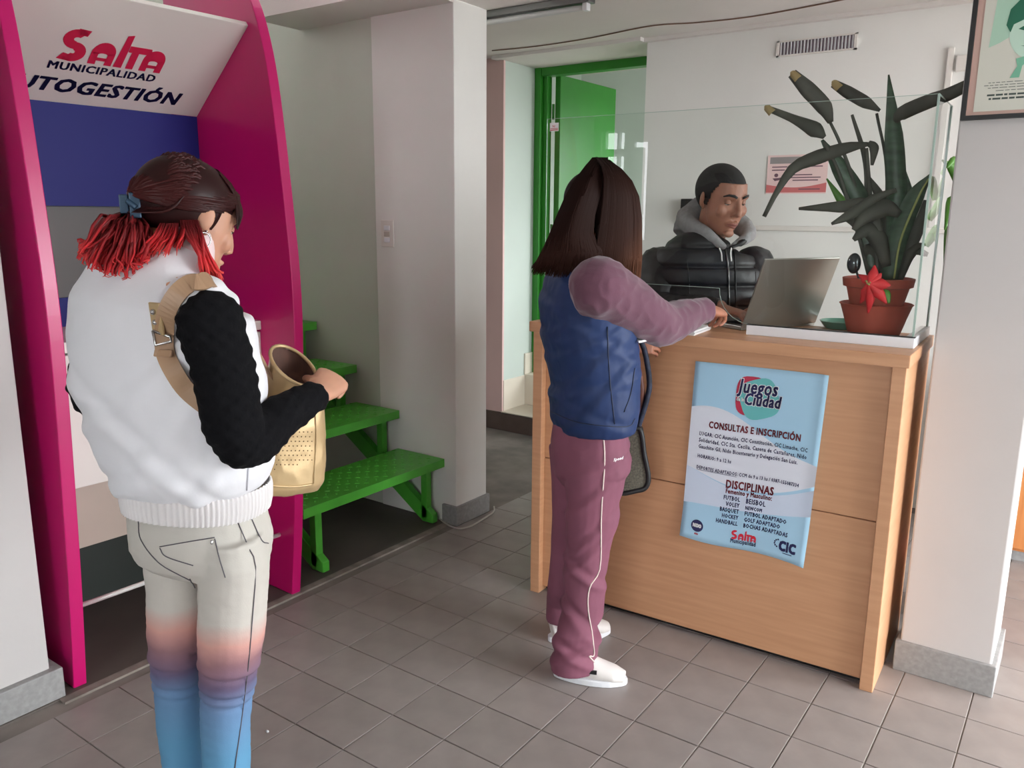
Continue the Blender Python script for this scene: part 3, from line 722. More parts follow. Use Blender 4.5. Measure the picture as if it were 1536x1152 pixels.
for u, v in ((1189, 110), (1150, 161), (1251, 124)): leaf(planter, [(u+8, v+8), (u, v), (u-3, v-2)], (6, 5, 1), mat('withered_tip', rgb(150, 132, 92), .7), 2.835, (0,), name='leaf_tip')
# red poinsettia in front of the pot
poin = thing('poinsettia', 'single red poinsettia bloom drooping in front of the terracotta pot', 'flower', tuple(on_y(1310, 470, 2.80)))
m_red = mat('poinsettia_red', rgb(214, 40, 48), 0.5, var=0.2, vscale=20)
for (u, v), wd in (((1312, 398), 8), ((1336, 428), 9), ((1330, 456), 8), ((1290, 455), 9), ((1288, 412), 7), ((1302, 470), 7), ((1322, 410), 7)):
    leaf(poin, [(1304, 425), ((1304+u)/2+2, (425+v)/2), (u, v)], (3, wd, 1), m_red, 2.80, (-.01, .0, .01), name='bract')
leaf(poin, [(1315, 440), (1328, 442), (1334, 455)], (3, 8, 1), m_leafgreen, 2.815, (0,), name='leaf')
MB().tube([on_y(1304, 428, 2.80), on_y(1309, 450, 2.83), on_y(1312, 440, 2.87), on_y(1318, 420, 2.90)], .003, n=6).build('stem', m_leafgreen, poin, smooth=True)
fc = MB()
for k in range(6): fc.ball(on_y(1302+3*math.cos(k), 424+3*math.sin(k*1.4), 2.79), .003, .003, .003, n=6, m=4)
o = fc.build('flower_centre', m_leafedge, poin, smooth=True); o['kind'] = 'stuff'
# watering globe, dish
gl = thing('watering_globe', 'clear glass watering globe stuck in the terracotta pot', 'globe', tuple(on_y(1290, 420, 2.90)))
MB().ball(on_y(1281, 395, 2.88), .022, .022, .034, n=20, m=14).tube([on_y(1284, 406, 2.88), on_y(1294, 432, 2.90)], .004, n=8).build('bulb', mat('smoked_glass', rgb(70, 76, 80), 0.05, metal=0.6, spec=0.9), gl, smooth=True)
dc = on_z(1262, 492, ZT)
dish = MB(); dish.lathe(dc, [(.055, 0), (.066, .012), (.076, .026), (.073, .027), (.062, .013), (.05, .006)], 36)
obj1('glass_dish', dish, mat('sea_green_glass', rgb(96, 150, 132), 0.12, spec=0.8), 'low sea-green glass dish beside the terracotta pot on the counter', 'dish', smooth=True, auto=40)
# tall plant standing behind the right pillar
fp_ = thing('floor_plant', 'leafy green plant standing on the floor behind the pillar with the framed portrait', 'potted plant', (-.30, 3.28, 0))
MB().lathe((-.30, 3.28, 0), [(.10, 0), (.13, .22), (.14, .23), (.13, .24), (.12, .22)], 24).build('pot', m_terracotta, fp_, smooth=True, auto=40)
MB().tube([(-.30, 3.28, .2), (-.32, 3.27, .8), (-.33, 3.26, 1.45)], .008, n=8).build('stem', m_leafgreen, fp_, smooth=True)
for pix, hw in (([(1446, 300), (1430, 255), (1413, 240)], (5, 7, 1)), ([(1450, 330), (1430, 300), (1417, 345)], (5, 9, 1)), ([(1446, 370), (1428, 345), (1416, 400)], (5, 10, 1)), ([(1445, 262), (1432, 240), (1420, 252)], (4, 6, 1)), ([(1446, 300), (1460, 270), (1470, 285)], (4, 9, 1))):
    leaf(fp_, pix, hw, m_leafgreen, 3.26, (0, -.05), name='leaf')

# ================================================================ on the walls and ceiling
YW = 4.478
vent = thing('wall_vent', 'white slatted air vent high on the reception back wall', 'vent', (-1.305, YW, 2.285))
va, vb, vc, vd = -1.505, -1.108, 2.275, 2.352
MB().box(va, vb, YW-.012, YW, vc, vc+.007).box(va, vb, YW-.012, YW, vd-.007, vd).box(va, va+.014, YW-.012, YW, vc, vd).box(vb-.014, vb, YW-.012, YW, vc, vd).build('vent_frame', m_kwhite, vent)
MB().box(va+.01, vb-.01, YW-.002, YW, vc+.005, vd-.005).build('vent_back', mat('vent_back_mesh', rgb(120, 104, 112), .8), vent)  # mauve-grey backing sheet behind the slats
ns = 22
for k in range(ns):
    x = va+.022+(vb-va-.044)*k/(ns-1)
    MB().obox((x, YW-.007, (vc+vd)/2), (.0042, -.003, 0), (.0006, .0008, 0), (0, 0, (vd-vc)/2-.006)).build('slat', m_plastic, vent)
trunk = MB().box(-1.9, -.3, YW-.016, YW, 1.392, 1.418)
obj1('cable_duct', trunk, m_kwhite, 'white horizontal cable duct along the reception back wall', 'cable duct', bevel=.003)
obj1('cable_duct', MB().box(-.70, -.672, YW-.016, YW, 1.42, 2.24).box(-.66, -.60, YW-.025, YW, 2.13, 2.20), m_kwhite, 'white vertical cable duct on the back wall above the glass screen corner', 'cable duct', bevel=.003)
notice = thing('wall_notice', 'pink paper notice taped on the reception back wall behind the plant', 'notice', (-1.35, YW, 1.58))
na, nb, nc_, nd = -1.512, -1.200, 1.585, 1.783
sh = MB().box(na, nb, YW-.003, YW-.001, nc_, nd).build('sheet', mat('pink_paper', rgb(236, 204, 202), .7), notice)
def nfn(k): return lambda x, y: (na+x*(nb-na), YW-.003-.0004*k, nc_+y*(nd-nc_))
Print().rect(.04, .78, .96, .95).build('grey_band', mat('grey_print', rgb(150, 142, 142), .7), sh, nfn(1))
pr = Print(); pr.strip([(i/12, .24-.10*math.sin(i/12*3.1)+.04*i/12) for i in range(13)], [(i/12, .03) for i in range(13)]); pr.build('red_wave', mat('rose_print', rgb(206, 112, 112), .7), sh, nfn(1))
pr = Print()
for x0_, y_, x1_ in ((.08, .68, .34), (.62, .68, .92), (.08, .60, .30), (.40, .47, .76), (.40, .40, .90), (.44, .33, .86), (.55, .10, .90)): pr.rect(x0_, y_, x1_, y_+.028)
pr.poly([(.16+.035*math.cos(a), .48+.05*math.sin(a)) for a in np.linspace(0, 6.28, 10)[:-1]]); pr.poly([(.10, .40), (.14, .33), (.24, .36), (.28, .44), (.2, .41)])
o = pr.build('printed_lines', mat('plum_print', rgb(112, 78, 92), .7), sh, nfn(2)); o['kind'] = 'stuff'
obj1('wall_box', MB().box(-1.98, -1.915, YW-.05, YW, 1.43, 1.56), m_black, 'small black box on the wall behind the clerk\'s grey hood', 'box', bevel=.004)
# framed portrait on the right pillar
PY = 2.766
fa, fb_, fc_, fd = -.380, -.128, 1.742, 2.115
frame = thing('framed_portrait', 'black framed green duotone portrait with a pinkish mount on the pillar', 'picture', ((fa+fb_)/2, PY, fc_))
for q in ((fa, fa+.012, fc_, fd), (fb_-.012, fb_, fc_, fd), (fa+.012, fb_-.012, fc_, fc_+.012), (fa+.012, fb_-.012, fd-.012, fd)): MB().box(q[0], q[1], PY-.018, PY, q[2], q[3]).build('frame_rail', m_black, frame)
mt = MB().box(fa+.012, fb_-.012, PY-.008, PY-.004, fc_+.012, fd-.012).build('mount', mat('rose_mount', rgb(206, 172, 160), .7), frame)
ka, kb_, kc, kd = fa+.030, fb_-.02, fc_+.022, fd-.018
ph = MB().box(ka, kb_, PY-.0095, PY-.008, kc, kd).build('print_sheet', mat('ivory_print', rgb(214, 214, 202), .6), frame)
def ffn(k): return lambda x, y: (ka+x, PY-.0095-.0004*k, kc+y)
W_, H_ = kb_-ka, kd-kc
mg1, mg2, mg3 = mat('pale_green_ink', rgb(176, 212, 190), .6), mat('mid_green_ink', rgb(120, 186, 156), .6), mat('deep_green_ink', rgb(24, 104, 78), .6)
Print().poly([(.02, .17), (.045, .18), (.08, .20), (W_-.01, .20), (W_-.01, H_-.01), (.03, H_-.01)]).build('backdrop', mg1, ph, ffn(1))
cx = .125
Print().poly([(cx+.058*math.cos(a), .205+.072*math.sin(a)) for a in np.linspace(0, 6.28, 28)[:-1]]).build('face', mat('face_green_ink', rgb(196, 226, 208), .6), ph, ffn(2))
Print().poly([(cx-.068, .225), (cx-.062, .265), (cx-.03, .30), (cx+.02, .305), (cx+.06, .28), (cx+.065, .225), (cx+.05, .24), (cx+.01, .252), (cx-.02, .238), (cx-.05, .225), (cx-.056, .205)]).build('hair', mg3, ph, ffn(3))
Print().poly([(cx-.035, .135), (cx-.03, .115), (cx-.045, .085), (cx-.022, .085), (cx-.018, .115), (cx-.002, .132), (cx+.05, .14), (cx+.01, .145)]).build('collar', mg2, ph, ffn(3))
for s_ in (-1, 1): Print().poly([(cx+s_*.025-.013, .212), (cx+s_*.025, .219), (cx+s_*.025+.013, .212), (cx+s_*.025, .207)]).build('eye', mg3, ph, ffn(3))
Print().poly([(cx-.028, .168), (cx, .160), (cx+.028, .168), (cx, .165)]).build('mouth', mg3, ph, ffn(3))
pr = Print()
for y_, a_, b_, h_ in ((.075, .03, W_-.02, .0016), (.068, .02, W_-.015, .0016), (.061, .03, W_-.02, .0016), (.053, .05, W_-.03, .0016), (.040, .03, W_-.02, .005), (.030, .035, W_-.02, .005)):
    x = a_
    while x < b_:
        l = random.uniform(.006, .02); pr.rect(x, y_, min(x+l, b_), y_+h_); x += l+.003
o = pr.build('caption', mat('caption_ink', rgb(70, 84, 78), .6), ph, ffn(1)); o['kind'] = 'stuff'
# tube light, cables, switch
tl = thing('tube_light', 'grey fluorescent tube fitting on the ceiling beyond the pillar', 'light', (-2.7, 3.47, 2.445))
MB().box(-3.3, -2.03, 3.44, 3.50, 2.412, 2.445).build('housing', m_steeldark, tl, bevel=.004)
MB().tube([(-3.26, 3.47, 2.397), (-2.07, 3.47, 2.397)], .0135, n=14).build('tube', mat('unlit_tube', rgb(206, 206, 206), .3), tl, smooth=True, auto=40)
for x in (-3.27, -2.06): MB().box(x-.012, x+.012, 3.452, 3.488, 2.38, 2.414).build('tube_holder', m_plastic, tl, bevel=.003)
cb = [on_z(u, v, 2.4405) for u, v in ((738, 76), (800, 70), (880, 58), (976, 39), (1045, 34), (1120, 26), (1190, 14), (1262, 0), (1330, -14))]
obj1('ceiling_cable', MB().tube(spline(cb, 40), .0035, n=6), m_browncable, 'thin brown cable running along the reception ceiling', 'cable', smooth=True)
fcb = [on_z(u, v, .006) for u, v in ((655, 764), (662, 780), (684, 792), (704, 790), (722, 780), (740, 768), (741, 760))]
obj1('floor_cable', MB().tube(spline(fcb, 40), .0045, n=8), m_cable, 'pale cable curling round the foot of the centre pillar', 'cable', smooth=True)
sw = thing('light_switch', 'white double rocker switch plate on the shaded pillar face', 'switch', (-2.778, 2.893, 1.31))
MB().box(-2.818, -2.738, 2.884, 2.893, 1.31, 1.436).build('plate', m_kwhite, sw, bevel=.003)
for z in (1.343, 1.371, 1.399): MB().box(-2.795, -2.76, 2.880, 2.885, z-.011, z+.011).build('rocker', m_plastic if z != 1.371 else mat('switch_grey', rgb(190, 180, 170), .5), sw, bevel=.0015)
cab = thing('wooden_cabinet', 'orange wooden cabinet standing past the pillar by the bright entrance', 'cabinet', (0.15, 4.22, 0))
MB().box(-.20, .60, 4.02, 4.46, .045, .80).build('body', m_orangewood, cab, bevel=.004)
MB().box(-.19, .19, 4.002, 4.02, .06, .79).build('cabinet_door', m_orangewood, cab, bevel=.004); MB().box(.205, .59, 4.002, 4.02, .06, .79).build('cabinet_door', m_orangewood, cab, bevel=.004)
MB().box(-.19, .59, 4.03, 4.45, 0, .045).build('plinth', m_granite, cab)
obj1('pebble', MB().ball(on_z(401, 1097, .004), .006, .004, .004, n=8, m=5), m_plastic, 'tiny white pebble lying on the bare tiles near the woman in the white vest', 'pebble', smooth=True)
# ================================================================ people
def unit(v): v = np.array(v, float); return v/np.linalg.norm(v)
class Fig:
    """A standing place: pixels are turned into points on the upright plane through it (da = metres further away)."""
    def __init__(s, x, y):
        s.b = np.array([x, y]); s.v = unit([x, y]); s.vd = np.array([s.v[0], s.v[1], 0]); s.rd = np.array([s.v[1], -s.v[0], 0])
    def P(s, u, v, da=0.0):
        d = ray(u, v); t = (s.v @ s.b+da)/(s.v @ d[:2]); return CAMP+t*d
    def mpp(s, da=0.0): return (np.linalg.norm(s.b)+da)/F_PX*1.0
    def dirv(s, right, away, up=0.0): return unit(s.rd*right+s.vd*away+np.array([0, 0, up]))

def wrinkle(v, nr, amp, scale, seed=0.0, aniso=(1, 1, 1)):
    out = v.copy(); sd = Vector((seed, seed*1.7, seed*.3))
    for i in range(len(v)):
        q = Vector((v[i][0]*aniso[0], v[i][1]*aniso[1], v[i][2]*aniso[2]))*scale+sd
        h = noise.noise(q)*.6+(0.5-abs(noise.noise(q*1.9)))*.7
        out[i] = v[i]+nr[i]*amp*h
    return out
def cloth(name, mb, m, parent, voxel=0.006, smooth=5, amp=0.004, scale=9.0, seed=1.0, aniso=(1, 1, 1), fn=None):
    v, nr, f = remesh(mb, voxel, smooth)
    if amp: v = wrinkle(v, nr, amp, scale, seed, aniso)
    if fn is not None: v = fn(v, nr)
    return link_mesh(name, v, f, m, parent, smooth=True)

def frame_of(fwd, up=(0, 0, 1)):
    f = unit(fwd); r = unit(np.cross(f, up)); u = np.cross(r, f); return np.stack([r, f, u])
def head_shape(mb, c, A, s=1.0, jaw=1.0, neck_to=None, brow=1.0):
    """Skull, face, ears and neck as overlapping solids; A rows = person's right, forward, up."""
    def T(x, y, z): return c+s*(x*A[0]+y*A[1]+z*A[2])
    mb.ball(T(0, -.014, .032), .074*s, .097*s, .086*s, A, 28, 18)
    mb.loft([(T(0, .020, .07), .062*s, .066*s), (T(0, .024, .03), .068*s, .069*s), (T(0, .028, -.015), .066*s, .066*s), (T(0, .030, -.045), .061*s*jaw, .060*s),
             (T(0, .036, -.075), .050*s*jaw, .050*s), (T(0, .046, -.100), .033*s*jaw, .034*s), (T(0, .052, -.112), .018*s, .02*s)], side=A[0], n=24)
    mb.ball(T(0, .076, -.098), .020*s*jaw, .013*s, .015*s, A, 12, 8)
    mb.loft([(T(0, .086, .028), .008*s, .010*s), (T(0, .094, .008), .0085*s, .011*s), (T(0, .103, -.014), .010*s, .012*s), (T(0, .106, -.026), .0125*s, .010*s), (T(0, .098, -.033), .009*s, .006*s)], side=A[0], n=12)
    for q in (-1, 1):
        mb.ball(T(q*.0125, .096, -.029), .008*s, .010*s, .007*s, A, 10, 7)
        mb.ball(T(q*.040, .064, -.020), .024*s, .020*s, .024*s, A, 12, 8)
        mb.loft([(T(q*.010, .091, .030), .006*s, .007*s*brow), (T(q*.032, .086, .033), .006*s, .008*s*brow), (T(q*.052, .070, .028), .006*s, .006*s)], n=10)
        eax = np.stack([unit(A[0]*q-A[1]*.45), unit(A[1]+A[0]*q*.45), A[2]])
        mb.ball(T(q*.079, -.008, .004), .007*s, .0165*s, .026*s, eax, 14, 10); mb.ball(T(q*.075, -.001, -.020), .005*s, .009*s, .011*s, eax, 10, 8)
    mb.loft([(T(-.026, .078, -.061), .004*s, .004*s), (T(-.011, .0925, -.056), .006*s, .0055*s), (T(0, .095, -.058), .006*s, .005*s), (T(.011, .0925, -.056), .006*s, .0055*s), (T(.026, .078, -.061), .004*s, .004*s)], n=8)
    mb.loft([(T(-.022, .080, -.066), .004*s, .004*s), (T(0, .093, -.071), .007*s, .007*s), (T(.022, .080, -.066), .004*s, .004*s)], n=8)
    if neck_to is not None:
        mb.loft([(T(0, -.014, -.02), .052*s, .055*s), (T(0, -.02, -.09), .052*s, .054*s), ((T(0, -.03, -.13)+np.array(neck_to))/2, .053*s, .055*s), (neck_to, .066*s, .06*s)], side=A[0], n=18)
def face_dents(c, A, s):
    def fn(v):
        for q in (-1, 1):
            e = c+s*(q*.032*A[0]+.086*A[1]+.013*A[2]); d2 = ((v-e)**2).sum(1); w = np.exp(-d2/(2*(.0115*s)**2)); v = v-np.outer(w*.0085*s, A[1])
        e = c+s*(.099*A[1]-.0635*A[2]); q = (v-e); lx = q @ A[0]; lz = q @ A[2]; ly = q @ A[1]
        w = np.exp(-(lz/(.0022*s))**2)*np.exp(-(lx/(.018*s))**2)*np.exp(-(ly/(.02*s))**2); return v-np.outer(w*.003*s, A[1])
    return fn
def face_parts(parent, c, A, s, skin, browcol, lid=0.35):
    def T(x, y, z): return c+s*(x*A[0]+y*A[1]+z*A[2])
    for q in (-1, 1):
        e = MB().ball(T(q*.032, .0715, .011), .0122*s, .0122*s, .0122*s, A, 16, 12).build('eye', m_eyewhite, parent, smooth=True)
        MB().ball(T(q*.0325, .0790, .0075), .0056*s, .0052*s, .0056*s, A, 12, 8).build('iris', m_dark, e, smooth=True)
        # upper lid: a shell over the top of the eyeball
        v, f = [], []; n1, n2 = 12, 8
        for j in range(n2+1):
            el = math.radians(85-(85+lid*40)*j/n2)
            for i in range(n1+1):
                az = math.radians(-80+160*i/n1)
                v.append(T(q*.032+.0134*math.sin(az)*math.cos(el), .0715+.0134*math.cos(az)*math.cos(el), .011+.0134*math.sin(el)))
        for j in range(n2):
            for i in range(n1): a = j*(n1+1)+i; f.append((a, a+1, a+n1+2, a+n1+1))
        o = link_mesh('eyelid', v, f, skin, parent, smooth=True); o.modifiers.new('t', 'SOLIDIFY').thickness = .0012
        k0 = n2*(n1+1); MB().tube([np.array(v[k0+i])+A[1]*.0003 for i in range(n1+1)], .0009*s, n=5).build('lashes', m_dark, parent)
        MB().loft([(T(q*.012, .096, .031), .0015*s, .004*s), (T(q*.026, .0955, .037), .002*s, .0050*s), (T(q*.042, .086, .038), .002*s, .0042*s), (T(q*.055, .073, .031), .001*s, .002*s)], side=A[1], n=8).build('eyebrow', browcol, parent, smooth=True)
def hand_shape(mb, wrist, d, n, t, s=1.0, curl=(25, 35, 25), thumb=(.55, .75, .35), tc=20, spread=.05):
    d = unit(d); n = unit(np.array(n)-d*(np.array(n) @ d)); t = unit(np.array(t)-d*(np.array(t) @ d)-n*(np.array(t) @ n)); W = np.array(wrist, float)
    mb.loft([(W-d*.03*s, .026*s, .020*s), (W, .027*s, .019*s), (W+d*.03*s+n*.002, .036*s, .018*s), (W+d*.065*s, .041*s, .016*s), (W+d*.088*s, .038*s, .013*s)], side=t, n=16)
    mb.ball(W+d*.035*s+t*.020*s+n*.010*s, .016*s, .024*s, .013*s, np.stack([t, d, n]), 10, 8)
    for i, (off, L) in enumerate(((.032, .072), (.011, .080), (-.0105, .074), (-.031, .058))):
        p = W+d*.080*s+t*off*s; a = 0.0; pts = [p-d*.012*s, p]; dd = unit(d+t*off*spread*20)
        for k, r in enumerate((.45, .31, .24)):
            a += math.radians(curl[k]*(1+.06*i)); q = dd*math.cos(a)+n*math.sin(a); p = p+q*L*r*s; pts.append(p)
        R0 = (.0086, .0088, .0084, .0074)[i]*s
        mb.tube(pts, [R0, R0, R0*.95, R0*.88, R0*.66], n=10)
    p = W+d*.024*s+t*.026*s; q = unit(d*thumb[0]+t*thumb[1]+n*thumb[2]); p1 = p+q*.034*s; q2 = unit(q*math.cos(math.radians(tc))+unit(d*.6+n*.6)*math.sin(math.radians(tc))); p2 = p1+q2*.03*s; p3 = p2+q2*.022*s
    mb.tube([p, p1, p2, p3], [.0125*s, .0108*s, .0098*s, .0065*s], n=10)
def body_mesh(mb, skin, parent, voxel=0.0032, dents=(), smooth=2):
    v, nr, f = remesh(mb, voxel, smooth)
    for d in dents: v = d(v)
    return link_mesh('body', v, f, skin, parent, smooth=True)
def strands(name, curves, m, parent, r=.0016, n=5, seg=9):
    """Locks of hair: tapered tubes carrying their 0..1 position from root to tip as an attribute."""
    mb = MB(); tt = []
    for c in curves:
        C = spline(c[0], seg); rad = [c[1]*(.35+.65*min(1, 4*(k/(seg-1))))*(1-.75*max(0, (k/(seg-1)-.7)/.3)) for k in range(seg)]
        mb.tube(C, rad, n=n, cap=False)
        for k in range(seg): tt += [c[2]+(c[3]-c[2])*k/(seg-1)]*n
    o = mb.build(name, m, parent, smooth=True)
    at = o.data.attributes.new('along', 'FLOAT', 'POINT'); at.data.foreach_set('value', tt)
    return o
def hair_mat(name, stops, rough=.42, spec=.22):
    m = bpy.data.materials.new(name); m.use_nodes = True; nt = m.node_tree; b = nt.nodes['Principled BSDF']
    a = nt.nodes.new('ShaderNodeAttribute'); a.attribute_name = 'along'; r = nt.nodes.new('ShaderNodeValToRGB')
    while len(r.color_ramp.elements) < len(stops): r.color_ramp.elements.new(.5)
    for e, (p, c) in zip(r.color_ramp.elements, stops): e.position = p; e.color = c
    nt.links.new(a.outputs['Fac'], r.inputs[0]); nt.links.new(r.outputs[0], b.inputs['Base Color'])
    b.inputs['Roughness'].default_value = rough; b.inputs['Specular IOR Level'].default_value = spec
    return m
def band_mat(name, axis_z, stops, rough=.8, rib=None, nscale=7.0, namp=.03):
    """Dip-dyed cloth: colour changes with height on the garment itself."""
    m = bpy.data.materials.new(name); m.use_nodes = True; nt = m.node_tree; b = nt.nodes['Principled BSDF']
    tc = nt.nodes.new('ShaderNodeTexCoord'); sp = nt.nodes.new('ShaderNodeSeparateXYZ'); nt.links.new(tc.outputs['Object'], sp.inputs[0])
    ns = nt.nodes.new('ShaderNodeTexNoise'); ns.inputs['Scale'].default_value = nscale; ns.inputs['Detail'].default_value = 4; nt.links.new(tc.outputs['Object'], ns.inputs['Vector'])
    ad = nt.nodes.new('ShaderNodeMath'); ad.operation = 'MULTIPLY_ADD'; ad.inputs[1].default_value = namp*2; nt.links.new(ns.outputs['Fac'], ad.inputs[0]); nt.links.new(sp.outputs[2], ad.inputs[2])
    mr = nt.nodes.new('ShaderNodeMapRange'); mr.inputs[1].default_value = axis_z[0]+namp; mr.inputs[2].default_value = axis_z[1]+namp; nt.links.new(ad.outputs[0], mr.inputs[0])
    r = nt.nodes.new('ShaderNodeValToRGB')
    while len(r.color_ramp.elements) < len(stops): r.color_ramp.elements.new(.5)
    for e, (p, c) in zip(r.color_ramp.elements, stops): e.position = p; e.color = c
    nt.links.new(mr.outputs[0], r.inputs[0]); nt.links.new(r.outputs[0], b.inputs['Base Color']); b.inputs['Roughness'].default_value = rough
    n2 = nt.nodes.new('ShaderNodeTexNoise'); n2.inputs['Scale'].default_value = 350; nt.links.new(tc.outputs['Object'], n2.inputs['Vector'])
    bp = nt.nodes.new('ShaderNodeBump'); bp.inputs['Strength'].default_value = .25; bp.inputs['Distance'].default_value = .001; nt.links.new(n2.outputs['Fac'], bp.inputs['Height']); nt.links.new(bp.outputs[0], b.inputs['Normal'])
    return m
m_eyewhite = mat('eye_white', rgb(222, 216, 208), .25)
m_dark = mat('dark_hair', rgb(24, 20, 20), .6)
m_skin1 = mat('skin_light_tan', rgb(206, 154, 128), .5, var=.06, vscale=20, sss=.15)
m_skin2 = mat('skin_tan', rgb(176, 118, 94), .5, var=.06, vscale=20, sss=.15)
m_skin3 = mat('skin_brown', rgb(168, 118, 98), .48, var=.07, vscale=20, sss=.15)
def shoe(parent, heel, toe, h=.075, w=.042, m=None, sole=None):
    heel, toe = np.array([heel[0], heel[1], 0.]), np.array([toe[0], toe[1], 0.]); d = unit(toe-heel); L = np.linalg.norm(toe-heel); s_ = np.array([d[1], -d[0], 0]); z = np.array([0, 0, 1.])
    mb = MB(); mb.loft([(heel+d*.012+z*.045, w*.62, .036), (heel+d*.05+z*.052, w*.82, .044), (heel+d*L*.42+z*.048, w*.86, .044), (heel+d*L*.62+z*.038, w*.95, .034), (heel+d*L*.82+z*.030, w*.92, .026), (heel+d*(L-.008)+z*.024, w*.55, .016)], side=s_, n=20)
    mb.loft([(heel+d*.05+z*.05, .035, .045, d), (heel+d*.045+z*h, .036, .046, d), (heel+d*.04+z*(h+.03), .034, .042, d)], n=16)
    up = cloth('shoe', mb, m, parent, voxel=.004, smooth=4, amp=0)
    mb = MB(); n = 26; ring = []
    for k in range(n):
        a = 2*math.pi*k/n; x = math.cos(a); y = math.sin(a); t = (x+1)/2; ww = w*(.74+.30*math.sin(min(1, t*1.15)*math.pi*.62))*(1 if t < .8 else 1-.25*(t-.8)/.2); ring.append(heel+d*(L*t)+s_*(ww*math.copysign(abs(y)**.75, y)))
    mb.prism(list(range(n)), lambda i: ring[i]+z*.001, lambda i: ring[i]+z*.022); mb.build('sole', sole or m_plastic, up, bevel=.003)
    return up

# ---------------------------------------------------------------- woman in the white vest, at the left
w1 = Fig(-1.50, .97)
f1 = w1.dirv(.60, .80); r1 = unit(np.cross(f1, (0, 0, 1)))
p1 = thing('person', 'woman with red-tipped hair in a white vest and dip-dyed jeans, seen from behind', 'person', (-1.5, .97, 0))
S = w1.P
hc1 = S(281, 331, 0.03); hf1 = unit(w1.dirv(.86, .50)*math.cos(math.radians(22))-np.array([0, 0, 1])*math.sin(math.radians(22))); A1 = frame_of(hf1)
nk1 = S(262, 418, .0)
b = MB(); head_shape(b, hc1, A1, 1.0, .92, nk1)
b.loft([(nk1, .06, .055), (S(248, 450), .13, .07), (S(250, 560), .15, .10), (S(275, 660), .13, .10), (S(295, 740), .12, .085), (S(298, 790), .115, .075)], side=r1, n=20)
sh_r, el_r, wr_r = S(314, 480, -.175), S(362, 662, -.19), S(474, 593, -.03)
sh_l, el_l, wr_l = S(158, 470, .15), S(150, 600, .17), S(330, 600, .30)
b.tube([S(270, 450, -.08), sh_r, (sh_r+el_r)/2, el_r, (el_r+wr_r)/2, wr_r], [.05, .045, .042, .036, .034, .026], n=14)
b.tube([S(220, 450, .05), sh_l, (sh_l+el_l)/2, el_l, (el_l+wr_l)/2, wr_l], [.05, .045, .042, .036, .034, .026], n=14)
hd_ = unit(wr_r-el_r)
hand_shape(b, wr_r+hd_*.012, hd_*.8+w1.vd*.35+np.array([0, 0, .1]), w1.dirv(-.25, .55, -.75), w1.dirv(-.1, .8, .6), .98, curl=(38, 58, 40), thumb=(.8, .5, .5), tc=25, spread=.12)
hand_shape(b, wr_l, unit(wr_l-el_l), -w1.vd, (0, 0, 1), .92, curl=(35, 40, 30))
kn_r, kn_l = S(341, 1030, -.05), S(268, 1025, .06)
an_r = S(332, 1152, -.05); an_l = S(277, 1152, .06)
an_r = np.array([an_r[0], an_r[1], .08]); an_l = np.array([an_l[0], an_l[1], .08])
b.tube([S(335, 790, -.05), S(347, 890, -.055), kn_r, (kn_r+an_r)/2, an_r, an_r-np.array([0, 0, .05])], [.05, .05, .042, .038, .032, .03], n=14)
b.tube([S(265, 790, .05), S(268, 900, .055), kn_l, (kn_l+an_l)/2, an_l, an_l-np.array([0, 0, .05])], [.05, .05, .042, .04, .032, .03], n=14)
body_mesh(b, m_skin1, p1, dents=[face_dents(hc1, A1, 1.0)])
face_parts(p1, hc1, A1, 1.0, m_skin1, m_dark, .5)
# jeans
m_jeans = band_mat('dip_dyed_denim', (.10, .83), [(0.0, rgb(92, 152, 190)), (.28, rgb(94, 152, 190)), (.44, rgb(104, 138, 178)), (.52, rgb(104, 92, 122)), (.60, rgb(150, 110, 118)), (.66, rgb(214, 160, 150)), (.73, rgb(206, 200, 192)), (1.0, rgb(198, 194, 186))])
j = MB()
j.loft([(S(295, 735), .146, .106), (S(297, 775), .150, .110), (S(303, 808), .154, .116), (S(306, 832), .146, .106), (S(306, 848), .12, .085)], side=r1, n=28, power=2.3)
j.loft([(S(346, 800, -.07), .068, .086), (S(351, 835, -.07), .073, .090), (S(350, 885, -.065), .071, .082), (S(347, 950, -.06), .070, .074), (S(343, 1000, -.055), .062, .064), (kn_r, .056, .058), (S(338, 1080, -.05), .053, .056), (an_r*.55+kn_r*.45, .051, .053), (an_r+np.array([0, 0, .03]), .038, .04), (an_r-np.array([0, 0, .02]), .038, .042)], side=w1.rd, n=22)
j.loft([(S(262, 800, .07), .068, .086), (S(264, 835, .07), .069, .088), (S(267, 885, .065), .066, .079), (S(266, 950, .06), .064, .072), (S(266, 1000, .06), .056, .062), (kn_l, .053, .057), (S(270, 1080, .06), .051, .055), (an_l*.55+kn_l*.45, .049, .052), (an_l+np.array([0, 0, .03]), .038, .04), (an_l-np.array([0, 0, .02]), .038, .042)], side=w1.rd, n=22)
def jean_folds(v, nr):
    for kn, zs in ((kn_r, (.0, -.022, .05)), (kn_l, (.012, -.012, .06))):
        near = np.hypot(v[:, 0]-kn[0], v[:, 1]-kn[1]) < .085
        for z in zs:
            t = (v[:, 2]-(kn[2]+z)+.12*((v[:, 0]-kn[0])*w1.rd[0]+(v[:, 1]-kn[1])*w1.rd[1]))
            v = v-nr*(near*np.exp(-(t/.005)**2)*.004)[:, None]+nr*(near*np.exp(-((t-.012)/.008)**2)*.003)[:, None]
    return v
jeans = cloth('jeans', j, m_jeans, p1, voxel=.005, smooth=4, amp=.0025, scale=14, seed=3, aniso=(1, 1, 2.2), fn=jean_folds)
m_stitch = mat('dark_seam', rgb(96, 92, 98), .8)
